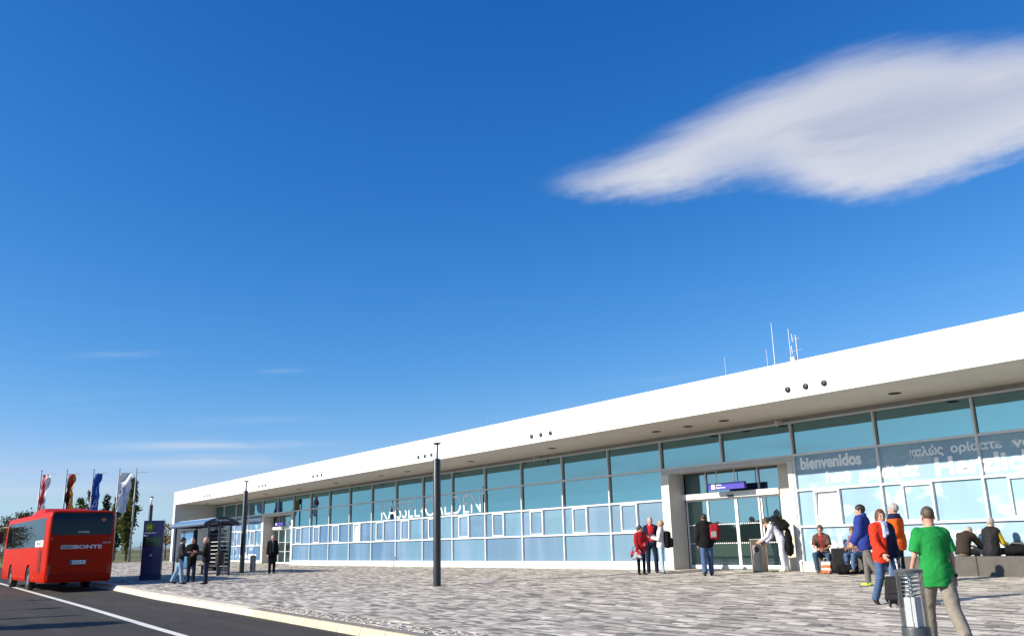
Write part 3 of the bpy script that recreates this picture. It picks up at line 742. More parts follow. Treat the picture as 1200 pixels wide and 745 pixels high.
MB().cbox(-.14, -.11, .42, .14, .11, .86, .02).build('bucket', M('bin_black', (.015, .015, .017), .5), b); MB().cbox(-.15, -.12, .862, .15, .12, .90, .01).build('lid', STEEL, b)
MB().tube([(0, .14, -.03), (0, .14, .9)], .025, 8).build('post', DGREY, b)
# concrete marker post behind the lamp column
b = tag(MB().cbox(-.12, -.12, -.03, .12, .12, .78, .02).add([(-.1, -.1, .781), (.1, -.1, .781), (.1, .1, .781), (-.1, .1, .781), (0, 0, .83)], [(0, 1, 4), (1, 2, 4), (2, 3, 4), (3, 0, 4)]).build('stone_post', M('post_stone', (.42, .37, .29), .85, var=.15, bump=.3)), 'short sand coloured stone post behind the lamp column by the shelter', 'post')
b.location = at_g(10.0, -6.2)

# steel ashtray bin at the entrance
e = tag(empty('litter_bin', at_g(38.05, -.62), R(6)), 'stainless steel litter bin with a flat lid by the entrance doors', 'bin')
BS = M('bin_steel', (.27, .25, .22), .38, metal=.6, var=.12, scale=8)
MB().cbox(-.135, -.14, .02, .135, .14, .80, .015).build('body', BS, e)
for sx in (-1, 1): MB().cbox(sx*.165-.022, -.15, -.03, sx*.165+.022, .15, .97, .008).build('side_post', BS, e)
MB().cbox(-.20, -.18, .93, .20, .18, .975, .01).build('lid', BS, e)
o = MB().lathe([(0, .004), (.075, .004), (.09, .0)], 18).build('opening', DARK, e); o.location = (.02, -.1435, .66); o.rotation_euler = (R(90), 0, 0)
MB().cbox(-.10, -.149, .22, .10, -.141, .5, .004).build('door_panel', BS, e)

# concrete bench blocks
CONC = M('bench_concrete', (.092, .086, .078), .85, var=.12, scale=4, bump=.25, bscale=50)
e = tag(empty('concrete_bench', (42.9, -1.0, g(43, -1))), 'long low dark grey concrete bench in front of the greeting windows', 'bench')
x = 0.0
for k in range(5):
    L = 1.95 if k else 1.92; MB().cbox(x+.006, 0, -.15, x+L-.006, .46, .455, .012).build('block', CONC, e); x += L
e = tag(MB().cbox(-.26, -.22, -.06, .26, .22, .44, .015).build('stone_cube_seat', CONC), 'grey stone cube under the seated man in brown', 'seat'); e.location = at_g(40.32, -.52); e.rotation_euler = (0, 0, R(10))
e = tag(MB().cbox(-.25, -.22, -.06, .25, .22, .42, .015).build('stone_cube_seat', CONC), 'grey stone cube under the seated woman in the patterned top', 'seat'); e.location = at_g(41.62, -.50)

# bollard light
e = tag(empty('bollard_light', at_g(50.80, -14.19)), 'bollard light with clear glass cylinder, louvres and dark cap', 'bollard light')
MB().lathe([(.155, -.05), (.155, .50), (.15, .515), (.0, .515)], 32).build('base', M('bollard_grey', (.045, .055, .065), .45, var=.1), e, smooth=True, auto=40)
gm2 = bpy.data.materials.new('clear_glass'); gm2.use_nodes = True; N = NT(gm2.node_tree); N.n.clear()
tr = N.add('ShaderNodeBsdfTransparent'); tr.inputs[0].default_value = (.93, .95, .95, 1); gl = N.add('ShaderNodeBsdfGlossy'); gl.inputs['Roughness'].default_value = .02
lw = N.add('ShaderNodeFresnel'); lw.inputs[0].default_value = 1.42; mx = N.add('ShaderNodeMixShader'); N.link(N.math('MULTIPLY', lw.outputs[0], .8, clamp=True), mx.inputs[0]); N.link(tr.outputs[0], mx.inputs[1]); N.link(gl.outputs[0], mx.inputs[2])
N.link(mx.outputs[0], N.add('ShaderNodeOutputMaterial').inputs[0])
MB().lathe([(.146, .516), (.146, 1.04)], 36).build('glass_cylinder', gm2, e, smooth=True)
MB().lathe([(.150, 1.036), (.154, 1.042), (.154, 1.064), (.13, 1.07), (0, 1.072)], 32).build('cap', M('bollard_cap', (.10, .11, .12), .4, metal=.3), e, smooth=True, auto=40)
o = MB().cbox(-.070, -.070, .516, .070, .070, .80, .006).build('gear_box', M('gear_white', (.50, .51, .55), .5, var=.04), e); o.rotation_euler = (0, 0, R(8))
MB().cbox(-.05, -.078, .53, .02, -.0745, .565, .001).build('rating_plate', LET, o)
for k in range(5):
    z = .805+k*.040; lv = MB().lathe([(.03, z), (.110, z+.024), (.113, z+.027), (.035, z+.005)], 28)
    lv.build('louvre', M('louvre_chrome', (.60, .63, .67), .22, metal=.9, var=.03), e, smooth=True)
MB().lathe([(.03, 1.012), (.10, 1.008), (.10, 1.035), (0, 1.035)], 20).build('reflector', M('louvre_chrome', (.60, .63, .67), .22, metal=.9), e, smooth=True, auto=40)
MB().lathe([(.018, .80), (.018, 1.02)], 12).build('lamp_tube', FROST, e, smooth=True)
for a in (.9, 3.0, 5.1): MB().tube([(math.cos(a)*.130, math.sin(a)*.130, .515), (math.cos(a)*.130, math.sin(a)*.130, 1.04)], .005, 6).build('tie_rod', STEEL, e)
e.scale = (.88, .88, 1.0)


# ------------------------------------------------------------------ bus
RED = M('bus_red', (.42, .016, .003), .45, var=.05, scale=.8, coat=.0, spec=.08)
BG = coated_glass('bus_glass', (.8, .9, 1.0), .0, (.005, .008, .010), .02, .75)
TYRE = M('tyre', (.018, .018, .018), .85, var=.2, bump=.2); RIM = M('rim', (.32, .32, .33), .4, metal=.5)
bz = g(12, -16)-.17
bus = tag(empty('bus', (17.0, -15.72, bz), R(180+1.0)), 'red city bus parked at the kerb, seen from behind', 'bus')
BL, HW, HT = 11.0, 1.22, 3.08
def ring(x0, x1, hw, r, z, n=6):
    pts = []
    for (cx, cy, a0) in ((x1-r, hw-r, 0), (x0+r, hw-r, 90), (x0+r, -hw+r, 180), (x1-r, -hw+r, 270)):
        for k in range(n+1):
            a = R(a0+90*k/n); pts.append((cx+r*math.cos(a), cy+r*math.sin(a), z))
    return pts
levels = [(.34, .05, 1.17, .05), (.42, .0, 1.215, .02), (.9, -.01, HW, 0), (1.7, 0, HW, 0), (2.3, .02, HW-.008, .10), (2.80, .045, HW-.02, .2), (2.99, .065, HW-.045, .28), (3.06, .11, HW-.10, .38), (3.09, .26, HW-.26, .6)]
b = MB(); rings = [ring(a, BL-c, hw, .13, z) for z, a, hw, c in levels]; n = len(rings[0]); vs = sum(rings, [])
b.add(vs, [(i*n+k, i*n+(k+1) % n, (i+1)*n+(k+1) % n, (i+1)*n+k) for i in range(len(rings)-1) for k in range(n)]+[tuple(range(n))[::-1], tuple((len(rings)-1)*n+k for k in range(n))])
body = b.build('body', [RED, DARK], bus, smooth=True, auto=50)
WX = (3.8, 8.4)
for wx in WX:
    c_ = MB(); k = 28
    c_.prism([(wx+.56*math.cos(2*math.pi*i/k), .47+.56*math.sin(2*math.pi*i/k)) for i in range(k)], -1.6, 1.6); co_ = c_.build('cutter', DARK)
    co_.parent = bus; md = body.modifiers.new('arch', 'BOOLEAN'); md.operation = 'DIFFERENCE'; md.object = co_; md.solver = 'EXACT'
    bpy.context.view_layer.update()
    dg = bpy.context.evaluated_depsgraph_get(); nm = bpy.data.meshes.new_from_object(body.evaluated_get(dg)); body.modifiers.clear(); body.data = nm; bpy.data.objects.remove(co_)
for wx in WX:
    for s_ in (-1, 1):
        w = MB(); prof = [(.18, -.12), (.30, -.13), (.44, -.13), (.475, -.10), (.48, 0), (.475, .10), (.44, .13), (.30, .13)]
        w.lathe(prof, 28); o = w.build('wheel', TYRE, bus, smooth=True, auto=50); o.location = (wx, s_*1.06, .478); o.rotation_euler = (R(-90*s_), 0, 0)
        r_ = MB().lathe([(.30, .12), (.28, .07), (.16, .05), (.13, .12), (.0, .13)], 24); r_.build('rim', RIM, o, smooth=True, auto=40)
# glass: side bands, rear window
def sidey(z): return float(np.interp(z, [l[0] for l in levels], [l[2] for l in levels]))
for s_ in (-1, 1):
    w0, z0, z1 = .75, 1.70, 2.84
    k = 6; vs = []
    for i in range(k+1):
        z = z0+(z1-z0)*i/k
        for x in (w0+.08*i/k, BL-.55-.05*i/k): vs += [(x, s_*(sidey(z)+.006), z), (x, s_*(sidey(z)-.03), z)]
    fs = []
    for i in range(k):
        a, c_ = i*4, (i+1)*4; fs += [(a, a+2, c_+2, c_), (a, c_, c_+1, a+1), (a+2, a+3, c_+3, c_+2)]
    b = MB(); b.add(vs, fs); wb = b.build('window_band', BG, bus)
    for x in np.linspace(w0+1.9, BL-2.4, 5): MB().box(x-.012, s_*(sidey(2.2)+.004), z0+.03, x+.012, s_*(sidey(2.2)+.0085), 2.25).build('window_joint', DARK, wb)
def rearx(z): return float(np.interp(z, [l[0] for l in levels], [l[1] for l in levels]))
b = MB(); vs = []; k = 8; z0, z1 = 2.13, 2.99; prof = []
for i in range(k+1):
    t = i/k; z = z0+(z1-z0)*t; hw = 1.11*(1-.10*max(0, (.18-t)/.18)**2-.07*max(0, (t-.85)/.15)**2)
    for j in range(7):
        y = -hw+2*hw*j/6; vs.append((rearx(z)-.012+(.012 if abs(y) > 1.0 else 0), y, z))
b.add(vs, [(i*7+j, i*7+j+1, (i+1)*7+j+1, (i+1)*7+j) for i in range(k) for j in range(6)]); rw = b.build('rear_window', BG, bus, smooth=True)
LG = M('bus_lettering', (.62, .61, .60), .4, var=.03)
AXR = dict(ax=(0, -1, 0), ay=(0, 0, 1))
def btext(s, y0, w, z, h, bold=.0, mat=LG): return text_fit('lettering', s, mat, bus, w, h, (rearx(z)-.022, y0, z), bold=bold, **AXR)
btext('BONTE', .26, 1.02, 1.60, .15, .04)
MB().box(-.016, .28, 1.60, -.010, .73, 1.75).build('logo_block', M('logo_grey', (.48, .47, .46), .5), bus)
for k in range(3): MB().box(-.019, .34, 1.625+k*.036, -.0165, .69, 1.642+k*.036).build('logo_stripe', M('logo_dark', (.10, .07, .07), .5), bus)
btext('crossway', .17, .43, 2.19, .09, .02); btext('IVECO', -.77, .31, 1.80, .055, .02)
pl = MB().cbox(-.026, -.20, 1.02, -.012, .34, 1.16, .004).build('number_plate', LET, bus)
text_fit('lettering', 'HR BO 302', DARK, pl, .38, .075, (-.029, .24, 1.052), bold=.02, **AXR)
MB().box(-.029, .275, 1.03, -.0265, .33, 1.15).build('plate_band', M('eu_blue', (.01, .03, .25), .5), pl)
MB().cbox(-.020, -.24, .99, -.0105, .40, 1.19, .003).build('plate_recess', M('bus_trim', (.02, .02, .022), .5), bus)
hs = MB(); hp = [(.0, -.09), (.09, .0), (.08, .06), (.045, .075), (0, .04), (-.045, .075), (-.08, .06), (-.09, 0)]
hs.add([(rearx(2.72)-.016, -.75+a, 2.72+c_) for a, c_ in hp]+[(rearx(2.72)-.010, -.75+a, 2.72+c_) for a, c_ in hp], [tuple(range(8)), tuple(range(15, 7, -1))]); hs.build('heart_sticker', M('sticker_orange', (.55, .14, .05), .5), bus)
TL = M('tail_light', (.22, .008, .006), .3, coat=.3)
for s_ in (-1, 1):
    MB().cbox(-.022, s_*1.08-.05, .62, .02, s_*1.08+.05, 1.02, .01).build('tail_light', TL, bus)
    MB().cbox(-.02, s_*1.05-.04, 1.95, .03, s_*1.05+.04, 2.05, .01).build('marker_light', TL, bus)
MB().cbox(-.035, -1.14, .40, .10, 1.14, .66, .03).build('bumper', M('bumper_red', (.34, .012, .004), .6, var=.06, spec=.08), bus)
MB().cbox(-.008, -1.05, .695, .01, 1.05, .712, .003).build('engine_flap_joint', DARK, bus)
MB().cbox(-.008, -1.05, 1.865, .01, 1.05, 1.88, .003).build('engine_flap_joint', DARK, bus)
gr = MB().box(1.0, 1.2215, .72, 1.75, 1.2245, 1.62).build('vent_grille', M('bus_grille_gap', (.03, .006, .005), .6), bus)
for i in range(11): MB().cbox(1.02, 1.2248, .74+i*.08, 1.73, 1.250, .775+i*.08, .006).build('grille_slat', RED, gr)
for s_ in (-1, 1):
    mr = MB().tube([(BL-.35, s_*1.15, 2.72), (BL+.05, s_*1.38, 2.72), (BL+.1, s_*1.42, 2.5)], .025, 8).build('mirror', DGREY, bus)
    MB().cbox(BL, s_*1.42-.13, 1.98, BL+.14, s_*1.42+.13, 2.52, .04).build('mirror_head', DGREY, mr)
pod = MB(); rr_ = [ring(2.6+i*.45, 6.2-i*.4, 1.0-i*.09, .15, 3.04+i*.13) for i in range(3)]; n = len(rr_[0]); pod.add(sum(rr_, []), [(i*n+k, i*n+(k+1) % n, (i+1)*n+(k+1) % n, (i+1)*n+k) for i in range(2) for k in range(n)]+[tuple(2*n+k for k in range(n))])
pod.build('roof_unit', RED, bus, smooth=True, auto=40)
lt = MB().box(.84, 1.2075, 1.715, 2.55, 1.229, 1.96).build('side_notice', LET, bus)
text_fit('lettering', 'BONTE', M('logo_dark', (.10, .07, .07), .5), bus, 1.1, .13, (2.25, 1.2305, 1.77), ax=(-1, 0, 0), ay=(0, 0, 1), bold=.03)
fw = MB().cbox(BL-.20, -1.05, 1.25, BL+.012-.1, 1.05, 2.6, .03).build('windscreen', BG, bus)
for s_ in (-1, 1): MB().cbox(BL-.12, s_*.95-.15, .75, BL+.02, s_*.95+.15, .95, .03).build('headlight', FROST, bus)
for x in (2.3, 5.2, 7.0, 9.8): MB().cbox(x, 1.208, .50, x+.10, 1.222, .54, .004).build('side_marker', M('amber', (.6, .22, .02), .3), bus)

# ------------------------------------------------------------------ flags
PALE = M('flagpole_white', (.34, .35, .36), .4, var=.04)
def flag_mat(name, kind):
    mt = bpy.data.materials.new(name); mt.use_nodes = True; N = NT(mt.node_tree); b = N.n['Principled BSDF']
    a = N.add('ShaderNodeUVMap').outputs[0]; sp = N.add('ShaderNodeSeparateXYZ'); N.link(a, sp.inputs[0]); u, v = sp.outputs[0], sp.outputs[1]
    if kind == 'hesse':
        col = N.ramp(u, [(0, (.50, .03, .05)), (.5, (.72, .70, .70))], 'CONSTANT')
        nz = N.noise(N.scale(a, (1, 3, 1)), 7, 2); k = N.math('MULTIPLY', N.math('SUBTRACT', 1, N.smooth(v, .25, .42)), N.smooth(nz, .5, .54)); col = N.mix(k, col, (.70, .68, .68))
    elif kind == 'german': col = N.ramp(u, [(0, (.012, .012, .014)), (.333, (.42, .02, .02)), (.666, (.50, .25, .02))], 'CONSTANT')
    elif kind == 'eu':
        # ring of twelve stars as dots
        ang = N.math('ARCTAN2', N.math('MULTIPLY', N.math('SUBTRACT', v, .35), 3.5), N.math('SUBTRACT', u, .5)); rad = N.vmath('LENGTH', N.scale(N.vmath('SUBTRACT', a, (.5, .35, 0)), (1, 3.5, 0)))
        fr = N.math('SUBTRACT', N.math('FRACT', N.math('DIVIDE', N.math('ADD', ang, 6.2832), .5236)), .5)
        dd = N.math('SQRT', N.math('ADD', N.math('POWER', N.math('MULTIPLY', fr, .16), 2), N.math('POWER', N.math('SUBTRACT', rad, .33), 2)))
        col = N.mix(N.smooth(dd, .045, .035), (.010, .075, .33), (.6, .55, .25))
    else:
        col = N.mix(N.math('MULTIPLY', N.smooth(N.noise(N.scale(a, (1, 4, 1)), 4, 2), .45, .55), .25), (.62, .63, .68), (.45, .48, .58))
    N.link(col, b.inputs['Base Color']); b.inputs['Roughness'].default_value = .8
    return mt
def flag(x, y, z0, h, name_, label, kind, ph):
    e = tag(empty('flagpole', (x, y, z0)), label, 'flagpole', 'flagpoles beside the road')
    MB().tube([(0, 0, -.6), (0, 0, h*.5), (0, 0, h)], [.09, .075, .045], 10).build('pole', PALE, e, smooth=True)
    MB().lathe([(.0, .14), (.06, .1), (.07, .05), (.045, 0)], 10, (0, 0, h)).build('finial', PALE, e, smooth=True)
    ax = Vector((CR[0], CR[1], 0)).normalized()
    nrm = Vector((-ax.y, ax.x, 0)); L = 1.15 if kind != 'none' else 1.0
    MB().tube([(0, 0, h-.25), tuple(ax*L+Vector((0, 0, h-.25)))], .018, 6).build('arm', PALE, e)
    if kind == 'none': return
    nu, nv = 10, 26; vs = []; W_, H_ = (.66 if kind != 'white' else 1.0), (3.3 if kind != 'eu' else 3.7)
    for j in range(nv+1):
        for i in range(nu+1):
            u, v = i/nu, j/nv; squeeze = 1-.30*v+.08*math.sin(v*7+ph)
            wv = .16*math.sin(u*8+v*6+ph)*(.35+v)+.09*math.sin(v*17+u*4+ph)+.04*math.sin(v*37+u*9)
            drift = .18*v*v*math.sin(ph*1.7)-.12*v
            if kind == 'white': squeeze = 1-.10*v
            p = ax*(.10+u*W_*squeeze+drift)+nrm*(wv+.25*v*math.sin(ph))+Vector((0, 0, h-.28-v*H_*(.97+.03*math.sin(u*6+ph))))
            vs.append(p)
    b = MB(); b.add(vs, [(j*(nu+1)+i, j*(nu+1)+i+1, (j+1)*(nu+1)+i+1, (j+1)*(nu+1)+i) for j in range(nv) for i in range(nu)])
    o = b.build('flag', flag_mat('flag_'+kind, kind), e, smooth=True)
    uv = o.data.uv_layers.new(name='UVMap')
    for lp in o.data.loops:
        i = lp.vertex_index % (nu+1); j = lp.vertex_index//(nu+1); uv.data[lp.index].uv = (i/nu, 1-j/nv)
    if kind == 'white':
        c0 = ax*.72+Vector((0, 0, h-2.6)); dn = Vector((0, 0, 1))
        t = text_fit('emblem', 'KASSEL', M('flag_blue_print', (.10, .13, .38), .8), e, 1.5, .26, tuple(c0-nrm*.18), ax=tuple(dn), ay=tuple(-ax)); t.rotation_euler = (0, 0, 0)
def ray_pt(u, v, D):
    d = pix_dir(u, v); d = d/math.hypot(d[0], d[1]); return CAM+d*D
FL = [(37.5, 'hesse', 'flagpole flying the torn red and white flag', .3), (68, 'german', 'flagpole flying the black, red and gold flag', 1.4), (100, 'eu', 'flagpole flying the blue flag with a ring of stars', 2.3), (131, 'white', 'flagpole flying the white flag with blue lettering', 4.0), (151.5, 'none', 'bare flagpole with an empty side arm next to the poplar', 0)]
for k, (u, kind, lab, ph) in enumerate(FL):
    p = ray_pt(u, 655, 80); z = g(p[0], p[1]); top_ = ray_pt(u, 552-k*.6, 80)[2]
    flag(p[0], p[1], z, top_-z, kind, lab, kind, ph)

# ------------------------------------------------------------------ trees
BARK = M('bark', (.12, .09, .06), .9, var=.3, scale=20, bump=.6, bscale=30)
def leaf_mat(name, c1, c2, c3):
    mt = bpy.data.materials.new(name); mt.use_nodes = True; N = NT(mt.node_tree); N.n.clear()
    rnd = N.add('ShaderNodeNewGeometry'); col = N.ramp(rnd.outputs['Random Per Island'], [(0, c1), (.5, c2), (1, c3)])
    d = N.add('ShaderNodeBsdfDiffuse'); t = N.add('ShaderNodeBsdfTranslucent'); N.link(col, d.inputs[0]); N.link(col, t.inputs[0])
    mx = N.add('ShaderNodeMixShader'); mx.inputs[0].default_value = .3; N.link(d.outputs[0], mx.inputs[1]); N.link(t.outputs[0], mx.inputs[2])
    N.link(mx.outputs[0], N.add('ShaderNodeOutputMaterial').inputs[0]); return mt
LG1 = leaf_mat('poplar_leaf', (.055, .075, .022), (.105, .125, .040), (.17, .165, .06))
LG2 = leaf_mat('autumn_leaf', (.11, .075, .02), (.17, .11, .03), (.24, .15, .035))
LG3 = leaf_mat('dull_leaf', (.045, .048, .020), (.075, .07, .03), (.11, .095, .045))
LG4 = leaf_mat('golden_leaf', (.26, .15, .02), (.34, .20, .03), (.40, .28, .05))
LG5 = leaf_mat('brown_shrub', (.13, .085, .04), (.19, .12, .055), (.16, .14, .06))
def leaves(name, mat, cent, size, parent, rs):
    cent = np.asarray(cent); n = len(cent)
    a = rs.randn(n, 3); a /= np.linalg.norm(a, axis=1)[:, None]; b = np.cross(a, rs.randn(n, 3)); b /= np.linalg.norm(b, axis=1)[:, None]
    s = (size*(.6+.8*rs.rand(n)))[:, None]
    q = np.stack([cent-a*s, cent+b*s*.6, cent+a*s, cent-b*s*.6], 1).reshape(-1, 3)
    me = bpy.data.meshes.new(name); me.from_pydata(q.tolist(), [], np.arange(4*n).reshape(-1, 4).tolist()); me.materials.append(mat)
    o = bpy.data.objects.new(name, me); COL.objects.link(o); o.parent = parent; return o
def tree(x, y, z, h, kind, label, cat, mat, seed, width=None, n=2600, group=None, nm='tree'):
    rs = np.random.RandomState(seed); e = tag(empty(nm, (x, y, z)), label, cat, group)
    tr = MB(); lean = rs.randn(2)*.02*h; C_ = []
    if kind == 'poplar':
        w = width or h*.10
        tr.tube([(0, 0, -.3), (lean[0]*.4, lean[1]*.4, h*.5), (lean[0], lean[1], h*.97)], [h*.016, h*.010, h*.003], 8)
        for k in range(34):
            t = .06+.9*rs.rand(); a = rs.rand()*6.28; L = h*(.16*(1-t)+.07)*(.6+.6*rs.rand()); b0 = np.array([lean[0]*t, lean[1]*t, h*t]); out = np.array([math.cos(a), math.sin(a), 0])
            p1 = b0+out*w*(.55+.5*rs.rand())*(1.05-t**2.2)*min(1, t*5)+np.array([0, 0, L]); tr.tube([b0, (b0+p1)/2+out*w*.2, p1], [h*.004, h*.003, h*.0012], 5)
            m_ = n//34; s = rs.rand(m_)**.6; pts = b0+(p1-b0)*s[:, None]+rs.randn(m_, 3)*np.array([w*.20, w*.20, h*.022]); C_.append(pts)
        sz = h*.018
    else:
        w = width or h*.42
        th = h*(.32 if kind == 'tree' else .1)
        tr.tube([(0, 0, -.4), (lean[0]*.3, lean[1]*.3, th), (lean[0], lean[1], h*.8)], [h*.028, h*.02, h*.006], 8)
        nb = 26
        for k in range(nb):
            a = rs.rand()*6.28; zt = th+(h-th)*(.12+.82*rs.rand()); rr = w*(1-((zt-th*.8)/(h-th*.8)-.45)**2*1.8)*(.45+.6*rs.rand()); rr = max(rr, w*.15)
            p1 = np.array([math.cos(a)*rr+lean[0], math.sin(a)*rr+lean[1], zt]); b0 = np.array([0, 0, th+(zt-th)*.45])
            tr.tube([b0, (b0*.5+p1*.5)+np.array([0, 0, h*.03]), p1], [h*.010, h*.006, h*.002], 5)
            m_ = n//nb; C_.append(p1+rs.randn(m_, 3)*np.array([w*.19, w*.19, h*.055])*(.6+.8*rs.rand()))
        sz = h*.022
    tr.build('trunk', BARK, e, smooth=True); leaves('crown', mat, np.concatenate(C_), sz, e, rs); return e
def tree_at(u, D, vtop, kind, label, cat, mat, seed, width=None, n=2600, group=None, nm='tree'):
    p = ray_pt(u, 655, D); z = g(p[0], p[1]); h = ray_pt(u, vtop, D)[2]-z
    return tree(p[0], p[1], z, h, kind, label, cat, mat, seed, width, n, group, nm)
tree_at(147, 84, 566, 'poplar', 'tall slim poplar beside the bare flagpole', 'tree', LG1, 3, .72, 6500, nm='poplar_tree')
tree_at(133, 86, 586, 'poplar', 'slim poplar behind the white flag and the end of the bus', 'tree', LG1, 5, .66, 5000, nm='poplar_tree')
tree_at(118, 100, 582, 'poplar', 'thin poplar top showing right of the blue flag', 'tree', LG3, 6, .8, 1800, nm='poplar_tree')
tree_at(98, 100, 576, 'poplar', 'thin greyish poplar close behind the blue flag', 'tree', LG3, 8, .7, 1500, nm='poplar_tree')
tree_at(88, 98, 584, 'poplar', 'thin poplar top between the striped flag and the blue flag', 'tree', LG1, 9, .8, 1800, nm='poplar_tree')
for k, (u, D, vt, kd, mt_, lab, w) in enumerate([(-6, 125, 606, 'tree', LG3, 'dark broad tree at the end of the road behind the bus mirrors', 3.2), (8, 130, 614, 'tree', LG3, 'lower dull tree next to the bus windscreen', 3.2), (20, 150, 600, 'tree', LG3, 'pale thin-leaved tree rising above the front of the bus roof', 2.4), (-25, 120, 612, 'tree', LG2, 'reddish autumn tree far down the road', 3.4)]):
    tree_at(u, D, vt, kd, lab, 'tree', mt_, 20+k, w, 1800)
tree_at(2, 92, 632, 'shrub', 'brown autumn shrub on the grass bank left of the bus', 'shrub', LG5, 31, 2.4, 1500, nm='shrub')
tree_at(-12, 90, 634, 'shrub', 'rust coloured shrub at the far left of the grass bank', 'shrub', LG5, 32, 2.4, 1500, nm='shrub')
tree_at(193, 88, 612, 'tree', 'small golden autumn tree left of the white end wall', 'tree', LG4, 40, 1.0, 1500)
for k, (u, D, vt, mt_, lab) in enumerate([(150, 190, 640, LG3, 'dark hedge clump behind the foot of the flagpoles'), (172, 195, 639, LG3, 'dark hedge clump behind the blue totem'), (190, 200, 638, LG3, 'dark hedge clump beyond the wire fence'), (112, 190, 640, LG3, 'dark hedge clump hidden mostly by the bus')]):
    tree_at(u, D, vt, 'shrub', lab, 'hedge', mt_, 50+k, 3.6, 1500, nm='hedge')
# wire fence behind the forecourt
f0, f1 = ray_pt(120, 655, 92), ray_pt(206, 655, 92)
e = tag(empty('wire_fence', (f0[0], f0[1], g(f0[0], f0[1]))), 'low grey wire fence on the grass behind the totem', 'fence')
FM = M('fence_steel', (.25, .26, .25), .5, metal=.4); nP = 7; pts = [np.array(f0)+(np.array(f1)-np.array(f0))*i/(nP-1)-np.array([f0[0], f0[1], 0]) for i in range(nP)]
for p in pts: MB().tube([(p[0], p[1], -.3), (p[0], p[1], 1.5)], .035, 6).build('fence_post', FM, e)
w = MB()
for i in range(nP-1):
    for z in np.linspace(.1, 1.45, 8): w.tube([(pts[i][0], pts[i][1], z), (pts[i+1][0], pts[i+1][1], z)], .006, 4, False)
stuff(w.build('wires', FM, e))
for k, (x, y, h_, mt_) in enumerate(((-98, -30.0, 6.2, LG2), (-107, -31.2, 7.2, LG3), (-116, -31, 6.8, LG2), (-127, -33, 8.0, LG3), (-138, -33.5, 8.2, LG2), (-92, -31.5, 5.2, LG5))):
    tree(x, y, g(x, y), h_, 'tree', 'bushy '+('rusty', 'dull green', 'amber', 'tall dull green', 'tall rusty', 'low brown')[k]+' tree on the far side of the road verge', 'tree', mt_, 80+k, 4.2, 4200)
# across the road, behind the viewer: what the glass mirrors and what throws shade on the asphalt
def caster(P, h):   # ground spot whose shadow tip of height h falls on P
    L = h/math.tan(SUN_EL); return P[0]+sd[0]/math.cos(SUN_EL)*L, P[1]+sd[1]/math.cos(SUN_EL)*L
x, y = caster((33.2, -17.8), 6.0); tree(x, y, g(x, y), 5.45, 'poplar', 'young poplar across the road whose pointed shade lies on the asphalt', 'tree', LG1, 61, 1.25, 7000, nm='poplar_tree')
x, y = caster((30.0, -17.5), 5.0); tree(x, y, g(x, y), 4.6, 'poplar', 'slender young poplar across the road next to the bigger one', 'tree', LG1, 62, .22, 1500, nm='poplar_tree')
for (px, py, lab) in ((26.2, -18.0, 'sign post across the road with a small round plate'), (21.4, -17.45, 'sign post across the road further along')):
    x, y = caster((px, py), 3.0); e = tag(empty('sign_post', at_g(x, y)), lab, 'sign post'); MB().tube([(0, 0, -.2), (0, 0, 3.0)], .05, 8).build('post', STEEL, e)
    o = MB().lathe([(0, 0), (.25, 0), (.25, .02), (0, .02)], 20).build('plate', PALE, e); o.location = (0, .06, 2.7); o.rotation_euler = (R(90), 0, 0)
for (x, y, lab) in ((-36, -93, 'street light with a single arm beyond the car park'), (-33.5, -93, 'street light with twin arms beyond the car park')):
    e = tag(empty('street_light', at_g(x, y)), lab, 'street light'); MB().tube([(0, 0, -.2), (0, 0, 7.5)], [.09, .06], 8).build('pole', DGREY, e); MB().cbox(-.15, -.9, 7.45, .15, .9 if 'twin' in lab else .1, 7.58, .03).build('lamp_head', DGREY, e)
HG = M('hedge_green', (.035, .045, .018), .9, var=.35, scale=1.2, bump=1.0, bscale=5)
rs = np.random.RandomState(77)
for k in range(12):
    x0 = -150+k*20; b = MB(); nxx, nyy = 24, 10; vs = []
    for i in range(nxx+1):
        for j in range(nyy+1):
            a = math.pi*j/nyy; r_ = 1+.18*rs.randn(); endt = min(1, i/2, (nxx-i)/2)**.5
            vs.append((i*20.4/nxx, -2.2*math.cos(a)*r_, (3.4+.5*math.sin(k*1.7+i*.4))*math.sin(a)*(.9+.12*rs.rand())*endt-.3))
    b.add(vs, [(i*(nyy+1)+j, (i+1)*(nyy+1)+j, (i+1)*(nyy+1)+j+1, i*(nyy+1)+j+1) for i in range(nxx) for j in range(nyy)])
    o = b.build('hedge', HG, smooth=True); o.location = (x0, -78, g(x0, -78)); tag(o, 'length of tall dark hedge across the road from the terminal', 'hedge', 'hedge across the road')
